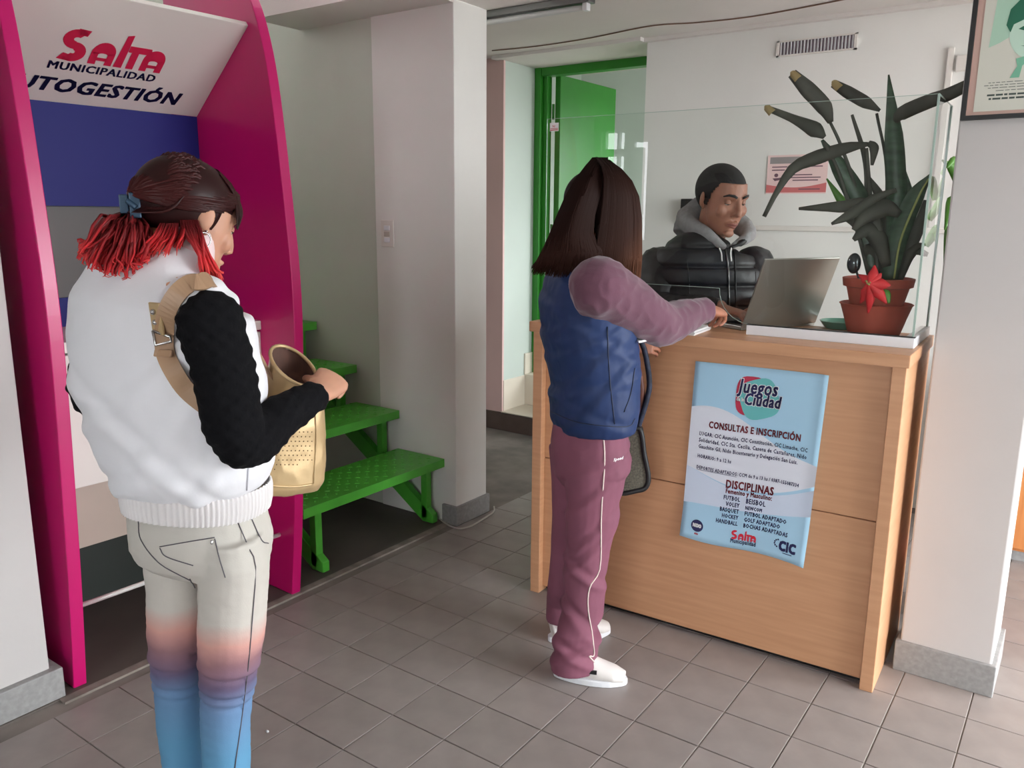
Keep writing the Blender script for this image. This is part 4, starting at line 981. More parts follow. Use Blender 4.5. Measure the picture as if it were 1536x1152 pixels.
def surface_line(src, pts, r, name, m, parent, off=.001):
    """A seam laid on a finished mesh: each point dropped onto the nearest surface point."""
    from mathutils.bvhtree import BVHTree
    me = src.data; mw = MW[src.name]
    bvh = BVHTree.FromPolygons([mw @ q.co for q in me.vertices], [tuple(q.vertices) for q in me.polygons])
    out = []
    for p in pts:
        d = Vector(p)-Vector(CAMP); h = bvh.ray_cast(Vector(CAMP), d.normalized())
        if h[0] is not None: out.append(np.array(h[0])+np.array(h[1])*off)
    if len(out) < 2: return None
    return MB().tube(out, r, n=5).build(name, m, parent, smooth=True)
def px_line(fig, pix, n=16): return [fig.P(u, v) for u, v in spline(pix, n)]
for pix in ([(208, 782), (212, 810), (240, 845), (285, 870)], [(285, 868), (292, 882)], [(240, 820), (285, 812), (322, 806)], [(322, 808), (330, 840), (338, 866)], [(240, 822), (250, 835), (290, 848)], [(356, 782), (372, 820), (383, 850), (378, 930), (372, 1000), (362, 1080), (352, 1152)], [(376, 776), (392, 810), (402, 815)]):
    surface_line(jeans, px_line(w1, pix), .0012, 'seam', m_stitch, jeans)
for pix in ([(318, 788), (318, 774)],): surface_line(jeans, px_line(w1, pix, 4), .004, 'belt_loop', m_jeans, jeans)
h_ = surface_line(jeans, px_line(w1, [(318, 810), (318, 816)], 4), .003, 'rivet', m_steel, jeans)
for an in (an_r, an_l): shoe(p1, an[:2]-f1[:2]*.06, an[:2]+f1[:2]*.18, m=m_plastic)
# white vest with ribbed hem and collar
m_vest = mat('white_quilted_cloth', rgb(238, 238, 243), .75, var=.03, vscale=5, bump=.3, bscale=25, bdist=.004, sheen=.2)
v_ = MB()
v_.loft([(S(268, 372, .01), .062, .062), (S(264, 398, .005), .076, .070), (S(256, 412), .105, .080), (S(246, 430), .165, .095), (S(240, 458), .196, .118), (S(242, 500), .206, .130), (S(250, 560), .210, .138), (S(264, 610), .204, .138), (S(272, 645), .198, .136), (S(284, 685), .190, .134), (S(289, 704), .186, .130), (S(293, 721), .168, .118), (S(294, 728), .15, .11)], side=r1, n=36, power=2.2)
v_.ball(S(300, 462, -.13), .07, .07, .065)
def vest_folds(v, nr):
    rel = v-S(265, 600)
    a = rel @ w1.rd; z = rel[:, 2]
    for k, (sl, off, amp) in enumerate(((.9, .10, .006), (1.3, -.02, .005), (-1.0, -.16, .005), (.5, -.12, .004), (1.6, -.22, .004))):
        t = (z-sl*a-off)/math.sqrt(1+sl*sl); v = v+nr*(amp*np.exp(-(t/.016)**2)-amp*.8*np.exp(-((t-.03)/.014)**2))[:, None]
    return v
vest = cloth('vest', v_, m_vest, p1, voxel=.006, smooth=6, amp=.006, scale=7, seed=9, fn=vest_folds)
rb = MB(); nrib = 84; secs = [(S(293.5, 720), .158, .116), (S(294, 728), .160, .117), (S(295, 745), .159, .1165), (S(295, 760), .155, .1135)]
for i in range(4): pass
verts = []; nn = nrib*4
for (c, a, bb) in secs:
    f_ = unit(np.cross((0, 0, 1), r1))
    for k in range(nn):
        an = 2*math.pi*k/nn; g = 1+.016*math.cos(k*math.pi/2); ca, sa = math.cos(an), math.sin(an)
        verts.append(np.array(c)+r1*a*g*math.copysign(abs(ca)**.87, ca)+f_*bb*g*math.copysign(abs(sa)**.87, sa))
fs = [(i*nn+k, i*nn+(k+1) % nn, (i+1)*nn+(k+1) % nn, (i+1)*nn+k) for i in range(3) for k in range(nn)]
link_mesh('ribbed_hem', verts, fs, mat('white_rib_knit', rgb(228, 224, 224), .85), vest, smooth=True)
cr = MB(); verts = []; secs = [(S(266, 405, .005), .085, .078), (S(269, 385, .008), .068, .066), (S(272, 362, .012), .066, .062), (S(274, 352, .018), .064, .060)]
cr.loft(secs, side=r1, n=28, cap=False)
o = cr.build('collar', mat('pink_white_collar', rgb(232, 210, 212), .85), vest, smooth=True); o.modifiers.new('t', 'SOLIDIFY').thickness = .008
# black knitted sleeves
m_knit = mat('black_cable_knit', rgb(17, 17, 20), .95, spec=.15, bump=.8, bscale=90, bdist=.004)
def knit(v, nr): return v+nr*(0.0022*np.sin(v[:, 2]*210)*np.cos((v @ w1.rd)*190))[:, None]
def sleeve(name, sh, el, wr, R, m, parent, fn=None, amp=.006, seed=1, scale=11, voxel=.005):
    mb = MB(); pts = spline([sh, (sh+el)/2, el, (el*.52+wr*.48), wr], 15); rr = np.interp(np.linspace(0, 1, 15), np.linspace(0, 1, len(R)), R)
    mb.tube(pts, rr, n=20); mb.ball(sh, R[0]*1.02, R[0]*1.02, R[0]*1.02); mb.ball(el, R[len(R)//2]*1.02, R[len(R)//2]*1.02, R[len(R)//2]*1.02)
    return cloth(name, mb, m, parent, voxel=voxel, smooth=5, amp=amp, scale=scale, seed=seed, fn=fn)
sleeve('sleeve', S(316, 486, -.18), el_r, wr_r+hd_*.004, (.060, .058, .055, .050, .043, .030), m_knit, p1, knit, seed=4)
sleeve('sleeve', S(160, 476, .13), S(146, 592, .15), wr_l, (.06, .058, .05, .045, .03), m_knit, p1, knit, seed=5)
surface_line(vest, px_line(w1, [(284, 500), (292, 470), (310, 455), (332, 462), (350, 490), (362, 530)]), .003, 'armhole_piping', m_vest, vest)
surface_line(vest, px_line(w1, [(372, 700), (370, 735)], 6), .0015, 'vest_seam', mat('vest_seam', rgb(190, 188, 196), .8), vest)
# hair: cap of swept-back locks, clip, dyed pony tail and front locks
m_auburn = hair_mat('dark_auburn_hair', [(0, rgb(44, 20, 20)), (.5, rgb(60, 24, 24)), (1, rgb(84, 28, 28))], .38)
m_reds = hair_mat('red_dyed_ends', [(0, rgb(52, 20, 20)), (.35, rgb(110, 26, 30)), (.65, rgb(206, 42, 48)), (1, rgb(226, 84, 78))], .45)
m_bangs = hair_mat('dark_fringe', [(0, rgb(56, 23, 23)), (.6, rgb(50, 22, 21)), (1, rgb(38, 22, 20))], .4)
def H1(x, y, z): return hc1+x*A1[0]+y*A1[1]+z*A1[2]
def cap_shell(name, c, A, R, keep, m, parent, off=(0, -.016, .034), nseg=64, nring=40, thick=.006):
    v, f, idx = [], [], {}
    def pt(i, j):
        th = math.pi*j/nring; ph = 2*math.pi*i/nseg
        return np.array([off[0]+R[0]*math.sin(th)*math.cos(ph), off[1]+R[1]*math.sin(th)*math.sin(ph), off[2]+R[2]*math.cos(th)])
    def vid(i, j):
        k = (i % nseg if 0 < j < nring else 0, j)
        if k not in idx: idx[k] = len(v); p = pt(*k); v.append(c+p[0]*A[0]+p[1]*A[1]+p[2]*A[2])
        return idx[k]
    for j in range(nring):
        for i in range(nseg):
            q = (pt(i, j)+pt(i+1, j+1))/2
            if keep(q):
                a = [vid(i, j), vid(i+1, j), vid(i+1, j+1), vid(i, j+1)]; a = [x for n_, x in enumerate(a) if x not in a[:n_]]
                if len(a) >= 3: f.append(a)
    o = link_mesh(name, v, f, m, parent, smooth=True); sd = o.modifiers.new('t', 'SOLIDIFY'); sd.thickness = thick; sd.offset = 0
    return o
def keep1(q): return not (q[1] > .02 and q[2] < .035+.0*(q[1])) and not (q[2] < -.01 and q[1] > -.03) and q[2] > -.075
hair1 = cap_shell('hair', hc1, A1, (.079, .101, .086), keep1, m_auburn, p1)
rg = random.Random(3)
def ell(R, off, th, ph, k=1.0): return (off[0]+R[0]*k*math.sin(th)*math.cos(ph), off[1]+R[1]*k*math.sin(th)*math.sin(ph), off[2]+R[2]*k*math.cos(th))
cv = []
clip_l = np.array([0.0, -.128, .002])
for k in range(420):
    x0 = rg.uniform(-1, 1); side = 1 if x0 > 0 else -1
    sp = np.array([x0*.074, .088-.10*abs(x0)**2.2, .085-.070*abs(x0)**1.7]); sp[1] += rg.uniform(-.01, .006)
    pts = []
    for t in np.linspace(0, 1, 7):
        q = sp*(1-t)+clip_l*t
        dv = (q-np.array([0, -.016, .034])); e = math.sqrt((dv[0]/.083)**2+(dv[1]/.108)**2+(dv[2]/.090)**2)
        if t < .97: q = np.array([0, -.016, .034])+dv/e*(1.0+rg.uniform(-.005, .022))
        pts.append(H1(*q))
    cv.append((pts, rg.uniform(.0022, .0040), 0, 1))
strands('swept_locks', cv, m_auburn, hair1)
cv = []
for k in range(150):       # fringe
    x0 = rg.uniform(-.07, .07); s0 = np.array([x0*.9, .018, .119]); e0 = np.array([x0*1.1, .0945-6*x0*x0, .036+rg.uniform(-.012, .012)-abs(x0)*.25])
    m0 = np.array([x0, .080-4*x0*x0, .078])
    def onto(q, k): dv = q-np.array([0, -.016, .034]); return np.array([0, -.016, .034])+dv/math.sqrt((dv[0]/.083)**2+(dv[1]/.108)**2+(dv[2]/.090)**2)*k
    s0 = onto(s0, 1.01); m0 = onto(m0, 1.035); n0 = onto(m0*.45+e0*.55, 1.09); cv.append(([H1(*s0), H1(*onto(s0*.5+m0*.5, 1.02)), H1(*m0), H1(*n0), H1(*e0)], rg.uniform(.0018, .003), 0, 1))
strands('fringe', cv, m_bangs, hair1)
cv = []
for k in range(70):       # back of the head below the clip
    x0 = rg.uniform(-.075, .075); s0 = H1(x0, -.09+abs(x0)*.4, .03); m0 = H1(x0*.9, -.105+abs(x0)*.35, -.01); cv.append(([s0, m0, H1(x0*.5, -.115, -.03)], .003, 0, .6))
strands('nape_locks', cv, m_auburn, hair1)
cp = S(197, 312, .03)
cv = []
for k in range(240):      # dyed pony tail fanning out left and down
    a = rg.random(); s0 = cp+np.array([rg.uniform(-.008, .008), rg.uniform(-.008, .008), rg.uniform(-.012, .012)])
    eu, ev = 118+a*108+rg.uniform(-8, 8), 366+46*math.sin(a*2.4+.25)+rg.uniform(-16, 10); da = rg.uniform(-.06, .06)-.03
    mu, mv = 158+a*62+rg.uniform(-14, 12), 336+rg.uniform(-14, 14)+a*18; wv = rg.uniform(-9, 9)
    cv.append(([s0, S(184+a*24, 322+rg.uniform(-6, 8), .02), S(mu, mv, da*.8-.02), S((mu+eu)/2-6+wv, (mv+ev)/2+8-wv*.6, da), S(eu-wv*.5, ev-6, da), S(eu+wv*.4, ev, da)], rg.uniform(.0016, .0034), 0, rg.uniform(.7, 1)))
strands('pony_tail', cv, m_reds, hair1)
cv = []
for k in range(80):       # red side locks in front of the shoulder
    a = rg.random(); u0 = 296+rg.uniform(-14, 12); eu, ev = 300+a*36, 424+rg.uniform(-16, 14)-(1-a)*14; da = -.075+rg.uniform(-.014, .018)
    cv.append(([S(u0-12, 330, -.055), S(u0-4, 355, da), S(298+a*18, 385, da-.004), S(300+a*28, 405, da), S(eu, ev, da+.01)], rg.uniform(.0018, .003), .2, 1))
for k in range(60):
    a = rg.random(); da = -.05+rg.uniform(-.02, .02)
    cv.append(([S(240+a*40, 335, -.06), S(232+a*48, 352+rg.uniform(-4, 6), da-.02), S(215+a*60, 372+rg.uniform(-6, 6)-a*6, da-.02), S(205+a*70, 390+rg.uniform(-12, 4)-a*12, da-.01)], rg.uniform(.0014, .0024), .3, .95))
strands('red_side_locks', cv, m_reds, hair1)
m_teal_clip = mat('teal_hair_clip', rgb(58, 84, 108), .25, metal=.3)
clp = MB(); clp.obox(S(203, 308, -.02), w1.rd*.010, w1.vd*.014, (0, 0, .024)); clp.obox(S(186, 306, -.01), w1.rd*.008, w1.vd*.010, (0, 0, .018)).tube([S(190, 300, -.03), S(205, 312, -.035)], .006, n=8)
clp.build('hair_clip', m_teal_clip, p1, bevel=.003)
er = MB(); ring = [H1(.083+.002*math.sin(t), -.002+.013*math.sin(t), -.040+.015*math.cos(t)) for t in np.linspace(0, 6.283, 20)]
er.tube(ring, .0014, n=6, cap=False).ball(H1(.083, -.002, -.022), .003, .003, .003, n=8, m=6); er.build('earring', m_steel, p1, smooth=True)
# ---------------------------------------------------------------- gold handbag
m_gold = mat('pale_gold_leather', rgb(206, 178, 134), .36, metal=.35, var=.10, vscale=8, bump=.25, bscale=40, bdist=.002)
m_tan = mat('tan_strap_leather', rgb(176, 142, 112), .45, var=.08, vscale=9)
m_lining = mat('brown_bag_lining', rgb(92, 62, 52), .8, var=.35, vscale=60, stretch=(1, 1, .15))
bag = thing('handbag', 'pale gold leather shoulder bag, unzipped, hanging in front of the woman in white', 'handbag', tuple(S(425, 738, .10)))
DB = .10; g = MB()
bs = w1.dirv(.94, .34)
g.loft([(S(420, 733, DB), .085, .055), (S(421, 722, DB), .098, .066), (S(421, 690, DB), .100, .070), (S(421, 640, DB), .098, .072), (S(420, 605, DB), .093, .070), (S(418, 592, DB), .080, .060)], side=bs, n=28, power=3.2)
body = cloth('bag_body', g, m_gold, bag, voxel=.005, smooth=4, amp=.005, scale=12, seed=8)
rim = [S(440+36*math.cos(t)*.95+6*math.sin(t), 549+27*math.sin(t)+14*math.cos(t), DB-.045+.06*math.sin(t)*-1) for t in np.linspace(0, 2*math.pi, 29)[:-1]]
bot = [S(432+26*math.cos(t), 570+14*math.sin(t), DB-.01-.03*math.sin(t)) for t in np.linspace(0, 2*math.pi, 29)[:-1]]
n = 28; link_mesh('lining', rim+bot, [(i, (i+1) % n, n+(i+1) % n, n+i) for i in range(n)]+[tuple(range(n, 2*n))], m_lining, bag, smooth=True)
out2 = [S(432+37*math.cos(t), 590+16*math.sin(t), DB-.05*math.sin(t)) for t in np.linspace(0, 2*math.pi, 29)[:-1]]
link_mesh('bag_mouth', rim+out2, [(i, (i+1) % n, n+(i+1) % n, n+i) for i in range(n)], m_gold, bag, smooth=True)
MB().tube(rim+[rim[0]], .0042, n=8, cap=False).build('rim_piping', m_gold, bag, smooth=True)
zp = MB().tube([rim[i]+np.array([0, 0, -.004]) for i in range(20, 29-1)]+[rim[0]], .002, n=6).build('zip', m_steel, bag, smooth=True)
def bag_px(pix, r, name, m, n_=12): return surface_line(body, px_line(w1, pix, n_), r, name, m, body, .001)
bag_px([(472, 610), (474, 660), (470, 725)], .0022, 'edge_piping', m_gold); bag_px([(400, 728), (440, 730), (470, 726)], .0025, 'edge_piping', m_gold)
bag_px([(392, 590), (412, 592), (430, 596)], .004, 'band', m_tan)
dm = MB()
from mathutils.bvhtree import BVHTree
_b = BVHTree.FromPolygons([MW[body.name] @ q.co for q in body.data.vertices], [tuple(q.vertices) for q in body.data.polygons])
for r_ in range(9):
    for c_ in range(10):
        u, v = 412+c_*6.2+(r_ % 2)*3, 648+r_*7
        if u > 468 or v > 650+54-(c_*1.2): continue
        d = Vector(ray(u, v)).normalized(); h = _b.ray_cast(Vector(CAMP), d)
        if h[0] is not None: dm.ball(np.array(h[0]), .0016, .0016, .0016, n=6, m=4)
o = dm.build('perforations', mat('bag_dots', rgb(120, 96, 66), .7), body); o['kind'] = 'stuff'
bv_ = BVHTree.FromPolygons([MW[vest.name] @ q.co for q in vest.data.vertices], [tuple(q.vertices) for q in vest.data.polygons])
def on_vest(u, v, off=.007):
    d = Vector(ray(u, v)).normalized(); h = bv_.ray_cast(Vector(CAMP), d); return np.array(h[0])+np.array(h[1])*off if h[0] is not None else S(u, v, -.15)
sp_ = spline([S(410, 575, .06), S(352, 470, .02), on_vest(318, 430)+w1.vd*.03, on_vest(300, 428), on_vest(285, 430), on_vest(268, 445), on_vest(255, 470), on_vest(249, 500), on_vest(252, 530), on_vest(262, 556), on_vest(282, 585), on_vest(312, 610), on_vest(335, 620)], 60)
rows = []
T_ = np.gradient(sp_, axis=0); cen = S(262, 520, .02)
for k in range(len(sp_)):
    t = unit(T_[k]); out_ = unit(sp_[k]-cen); s_ = unit(np.cross(t, out_)); out_ = unit(np.cross(s_, t)); rows += [sp_[k]-s_*.0165, sp_[k]+s_*.0165, sp_[k]+s_*.0165+out_*.005, sp_[k]-s_*.0165+out_*.005]
fs = []
for k in range(len(sp_)-1):
    for q in range(4): fs.append((4*k+q, 4*k+(q+1) % 4, 4*k+4+(q+1) % 4, 4*k+4+q))
strap = link_mesh('strap', rows, fs+[(3, 2, 1, 0), tuple(4*(len(sp_)-1)+q for q in range(4))], m_tan, bag, bevel=.001)
def flat_on(u, v, hw, hh, name, m, off, th=.003):
    c = on_vest(u, v, off); d = Vector(ray(u, v)).normalized(); h = bv_.ray_cast(Vector(CAMP), d); nn_ = unit(np.array(h[1])) if h[0] is not None else -w1.vd
    up_ = unit(S(u-2, v-20)-S(u+2, v+20)); up_ = unit(up_-nn_*(up_ @ nn_)); sd_ = np.cross(up_, nn_); return MB().obox(c, sd_*hw, up_*hh, nn_*th).build(name, m, strap, bevel=.002)
flat_on(247, 476, .016, .030, 'buckle_plate', m_gold, .016)
for v in (466, 481): MB().ball(on_vest(247, v, .021), .0055, .0055, .0055, n=12, m=8).build('stud', m_steel, strap, smooth=True)
MB().tube([on_vest(238, 497, .018), on_vest(262, 497, .018), on_vest(264, 515, .018), on_vest(240, 516, .018), on_vest(238, 497, .018)], .003, n=6).build('ring', m_steel, strap, smooth=True)
flat_on(253, 533, .019, .007, 'strap_keeper', m_tan, .015)
# ---------------------------------------------------------------- woman in the navy vest, writing at the counter
w2 = Fig(-1.24, 2.19); S2 = w2.P
f2 = w2.dirv(.92, .39); r2 = unit(np.cross(f2, (0, 0, 1)))
p2 = thing('person', 'woman with long dark hair in a navy vest and mauve tracksuit writing at the counter', 'person', (-1.24, 2.19, 0))
hc2 = S2(897, 322, .0); hf2 = unit(w2.dirv(.86, .51)*math.cos(math.radians(18))-np.array([0, 0, 1])*math.sin(math.radians(18))); A2 = frame_of(hf2)
nk2 = S2(880, 400, 0)
sr2, er2, wr2 = S2(898, 428, -.15), on_y(990, 486, 2.27), on_y(1056, 465, 2.50)
sl2, el2 = S2(868, 432, .16), S2(900, 520, .22); wl2 = S2(945, 516, .24)
b = MB(); head_shape(b, hc2, A2, 1.0, .92, nk2)
b.loft([(nk2, .06, .055), (S2(880, 430), .13, .07), (S2(885, 500), .14, .10), (S2(893, 580), .13, .10), (S2(888, 660), .13, .10), (S2(885, 700), .12, .09)], side=r2, n=20)
b.tube([S2(885, 430, -.06), sr2, (sr2+er2)/2, er2, (er2+wr2)/2, wr2], [.05, .045, .042, .036, .032, .026], n=14)
b.tube([S2(875, 430, .06), sl2, (sl2+el2)/2, el2, (el2+wl2)/2, wl2], [.05, .045, .042, .036, .032, .026], n=14)
d2 = unit(wr2-er2)
hand_shape(b, wr2+d2*.012, d2*.85+np.array([0, .25, -.25]), (-.3, .1, -1), (-.9, .4, .1), .95, curl=(45, 55, 35), thumb=(.8, .5, .4), tc=25)
dl2 = unit(wl2-el2)
hand_shape(b, wl2-dl2*.0, w2.dirv(1, .05, -.02), w2.dirv(.1, .9, -.5), (0, .3, 1), .86, curl=(25, 35, 25), thumb=(.7, .6, .2))
fh_n, ft_n = on_z(830, 1012, 0), on_z(941, 1026, 0); fh_f, ft_f = on_z(822, 962, 0), on_z(915, 948, 0)
dn, dfv = unit(ft_n-fh_n), unit(ft_f-fh_f); an_n = fh_n+dn*.06+np.array([0, 0, .085]); an_f = fh_f+dfv*.06+np.array([0, 0, .085])
b.tube([S2(895, 660, -.06), S2(890, 760, -.06), (S2(880, 850, -.05)), (S2(878, 850, -.05)+an_n)/2, an_n, an_n-np.array([0, 0, .05])], [.06, .05, .030, .022, .024, .026], n=14)
b.tube([S2(865, 660, .06), S2(860, 760, .07), S2(850, 850, .09), (S2(850, 850, .09)+an_f)/2, an_f, an_f-np.array([0, 0, .05])], [.06, .05, .036, .032, .030, .028], n=14)
body_mesh(b, m_skin2, p2, dents=[face_dents(hc2, A2, 1.0)])
face_parts(p2, hc2, A2, 1.0, m_skin2, m_dark, .5)
# track trousers
m_mauve = mat('mauve_fleece', rgb(100, 60, 78), .85, var=.10, vscale=7, bump=.3, bscale=220, bdist=.0015, sheen=.3)
m_mauve2 = mat('mauve_tracksuit', rgb(124, 72, 90), .8, var=.12, vscale=6, bump=.2, bscale=160, bdist=.0012)
t_ = MB()
t_.loft([(S2(885, 630), .150, .108), (S2(884, 665), .158, .118), (S2(886, 700), .152, .120), (S2(886, 725), .11, .09)], side=r2, n=24)
t_.loft([(S2(892, 665, -.06), .088, .095), (S2(893, 720, -.065), .084, .093), (S2(889, 770, -.065), .074, .083), (S2(882, 820, -.06), .066, .072), (S2(877, 870, -.05), .062, .068), (S2(874, 920, -.045), .062, .068), (an_n+np.array([0, 0, .06])+dn*.01, .060, .070), (an_n+np.array([0, 0, -.02])+dn*.012, .062, .080), (an_n+np.array([0, 0, -.052])+dn*.012, .062, .082)], side=r2, n=22)
t_.loft([(S2(866, 665, .06), .084, .095), (S2(868, 720, .065), .080, .090), (S2(864, 770, .075), .070, .080), (S2(856, 830, .09), .062, .068), (S2(849, 880, .10), .058, .064), (an_f+np.array([0, 0, .07]), .056, .064), (an_f+np.array([0, 0, -.01]), .058, .066)], side=r2, n=22)
def tr_folds(v, nr):
    rel = v-S2(878, 850, -.05); a = rel @ w2.rd; z = rel[:, 2]; near = (rel @ w2.vd) < .06
    for sl, off, am in ((.9, .10, .006), (1.1, .05, .005), (-.7, -.02, .005), (-.9, -.19, .008), (.5, -.25, .007), (-.6, -.29, .007), (.9, .24, .004), (.5, .34, .003)):
        t = (z-sl*a-off)/math.sqrt(1+sl*sl); v = v+nr*(near*(am*np.exp(-(t/.014)**2)-am*.8*np.exp(-((t-.026)/.013)**2)))[:, None]
    return v
trou = cloth('track_trousers', t_, m_mauve2, p2, voxel=.005, smooth=4, amp=.004, scale=7, seed=12, aniso=(1, 1, .45), fn=tr_folds)
surface_line(trou, px_line(w2, [(904, 645), (907, 690), (902, 770), (900, 850), (885, 880), (882, 910), (888, 950), (891, 982), (884, 984), (892, 994), (899, 1004)], 40), .0022, 'side_piping', mat('white_piping', rgb(222, 206, 198), .8), trou)
lg = Print(); lg.text('Speed', 0, 0, w=.055, bold=.02, shear=.25)
_tb = BVHTree.FromPolygons([MW[trou.name] @ q.co for q in trou.data.vertices], [tuple(q.vertices) for q in trou.data.polygons])
def on_tr(x, y):
    u, v = 920+x*486*.55, 692-y*486*.6-x*486*.15; d = Vector(ray(u, v)).normalized(); h = _tb.ray_cast(Vector(CAMP), d)
    return tuple(np.array(h[0])+np.array(h[1])*.0015) if h[0] is not None else tuple(S2(u, v, -.1))
lg.build('leg_print', m_paper, trou, on_tr)
m_sneak = mat('white_mesh_shoe', rgb(222, 216, 212), .6, bump=.2, bscale=250, bdist=.001)
so = shoe(p2, fh_n[:2], ft_n[:2], m=m_sneak, w=.044)
sb_ = np.array(fh_n)+dn*.125; sn_ = np.array([dn[1], -dn[0], 0])
MB().obox(sb_+sn_*.040+np.array([0, 0, .050]), dn*.020, sn_*.003, (0, 0, .006)).build('shoe_tag', m_black, so)
shoe(p2, fh_f[:2], ft_f[:2], m=m_sneak, w=.044)
# mauve fleece sleeves
wr2c = wr2+d2*.008
sleeve('sleeve', S2(900, 432, -.155), er2, wr2c, (.088, .080, .070, .060, .050, .038), m_mauve, p2, amp=.010, seed=21, scale=13)
sleeve('sleeve', S2(866, 440, .15), el2, wl2-dl2*.04, (.07, .062, .055, .045, .036), m_mauve, p2, amp=.007, seed=22)
# navy vest
m_navy = mat('navy_nylon', rgb(30, 50, 92), .58, spec=.35, var=.10, vscale=5, bump=.35, bscale=22, bdist=.004)
v_ = MB()
v_.loft([(S2(884, 372, .0), .064, .062), (S2(883, 388), .082, .072), (S2(881, 400), .125, .088), (S2(878, 420), .168, .112), (S2(878, 450), .182, .132), (S2(882, 500), .184, .136), (S2(891, 560), .180, .128), (S2(890, 605), .180, .126), (S2(889, 628), .176, .124), (S2(889, 640), .165, .115)], side=r2, n=36, power=2.3)
def nv_folds(v, nr):
    rel = v-S2(880, 520); a = rel @ w2.rd; z = rel[:, 2]
    for sl, off, am in ((.5, .02, .003), (.9, -.06, .003), (.3, -.12, .0025), (-.6, .06, .0025), (.45, .10, .003), (-.4, -.19, .0025), (1.2, -.19, .003)):
        t = (z-sl*a-off)/math.sqrt(1+sl*sl); v = v+nr*(am*np.exp(-(t/.013)**2)-am*.9*np.exp(-((t-.024)/.012)**2))[:, None]
    return v
nv = cloth('vest', v_, m_navy, p2, voxel=.005, smooth=5, amp=.004, scale=14, seed=31, fn=nv_folds)
m_navyseam = mat('navy_seam', rgb(18, 28, 54), .5)
for pix in ([(911, 490), (914, 560), (922, 636)], [(828, 618), (870, 634), (938, 640), (952, 628)], [(952, 552), (946, 590), (936, 618)]):
    surface_line(nv, px_line(w2, pix), .0016, 'seam', m_navyseam, nv)
# long straight hair
m_brownhair = hair_mat('dark_brown_hair', [(0, rgb(30, 18, 16)), (.6, rgb(38, 22, 18)), (1, rgb(48, 27, 21))], .5, .05)
m_brownhair2 = hair_mat('chestnut_hair', [(0, rgb(28, 17, 15)), (.5, rgb(50, 29, 22)), (1, rgb(104, 66, 46))], .5, .07)
def H2(x, y, z): return hc2+x*A2[0]+y*A2[1]+z*A2[2]
def keep2(q): return not (q[1] > .035 and q[2] < .05) and q[2] > -.06 and not (q[1] > .0 and q[2] < .0)
hair2 = cap_shell('hair', hc2, A2, (.081, .102, .089), keep2, m_brownhair, p2)
rg = random.Random(11)
hv = MB()
hv.loft([(S2(899, 270, .02), .060, .065), (S2(893, 300, .02), .080, .072), (S2(887, 340, .02), .085, .076), (S2(880, 375, .02), .088, .076), (S2(876, 398, .02), .085, .070), (S2(874, 405, .02), .07, .06)], side=r2, n=24)
def hair_cut(v, nr):   # comb grooves
    a = (v-S2(885, 340)) @ w2.rd; return v+nr*(.0016*np.sin(a*520)+.001*np.sin(a*950+1.3))[:, None]
cloth('hair_body', hv, m_brownhair, hair2, voxel=.005, smooth=5, amp=0, fn=hair_cut)
cv = []
crown = np.array([.0, -.02, .122])
for k in range(620):
    ph = rg.uniform(-1.0, 1.0); x0 = ph
    # image positions: roots along the parting, tips along the hem of the hair
    tu = 797+rg.random()**1.0*104; tv = 404+(tu-797)*.12+rg.uniform(-5, 8); lay = rg.uniform(-.12, .04)
    a = (tu-797)/104
    u1 = 838+a*58; u0 = 876+a*32
    off = -.085-.02*math.sin(a*3.1)
    cv.append(([S2(888+a*24, 238+rg.uniform(-2, 5), -.01), S2(u0-4, 258, off*.75), S2(u1+8-a*6, 300, off-.01), S2(u1-10+a*2, 345, off-.015), S2(tu+12-a*8, 385, off-.012), S2(tu, tv, off+rg.uniform(-.01, .02))], rg.uniform(.0022, .0036), 0, 1))
strands('back_locks', cv, m_brownhair, hair2)
cv = []
for k in range(260):
    a = rg.random(); tu = 880+a*78; tv = 418+rg.uniform(-10, 12)+a*18; off = -.10+.05*a
    cv.append(([S2(894+a*22, 237+a*5+rg.uniform(-2, 4), -.02), S2(906+a*36, 258+a*6, off*.9), S2(905+a*54, 300, off), S2(898+a*64, 350, off-.004), S2(890+a*72, 395, off), S2(tu, min(tv, 400) if a < .35 else tv, off+.015)], rg.uniform(.002, .0034), 0, .35+.65*a))
strands('side_locks', cv, m_brownhair2, hair2)
# dark mesh bag hanging from her far arm
hb_ = thing('mesh_bag', 'black edged mesh shopping bag hanging from the far arm of the woman in navy', 'bag', tuple(S2(950, 733, .10)))
B2 = .12
outl = [(930, 655), (958, 640), (966, 680), (972, 712), (968, 728), (955, 733), (925, 735), (920, 700)]
pts = [S2(u, v, B2) for u, v in spline(outl+[outl[0]], 40)]
fr_ = [p-w2.vd*.022 for p in pts]; bk_ = [p+w2.vd*.022 for p in pts]; n = len(pts)
m_mesh = mat('grey_olive_mesh', rgb(96, 92, 80), .8, var=.4, vscale=200)
link_mesh('bag_panel', fr_+bk_, [tuple(range(n-1)), tuple(range(n, 2*n-1))[::-1]]+[(i, i+1, n+i+1, n+i) for i in range(n-1)], m_mesh, hb_)
MB().tube(fr_, .0085, n=8, cap=False).build('bag_edging', m_black, hb_, smooth=True)
MB().tube(bk_, .0085, n=8, cap=False).build('bag_edging', m_black, hb_, smooth=True)
m_hd = mat('navy_print_handle', rgb(40, 46, 66), .7, var=.5, vscale=60); m_bh = mat('brown_handle', rgb(104, 60, 46), .6, var=.3, vscale=30)
MB().tube(spline([S2(936, 655, B2-.02), S2(945, 600, B2-.03), S2(952, 540, B2-.02), S2(950, 505, B2), S2(965, 520, B2+.02), S2(974, 570, B2+.01), S2(970, 600, B2), S2(956, 645, B2)], 30), .009, n=8).build('handle', m_hd, hb_, smooth=True)
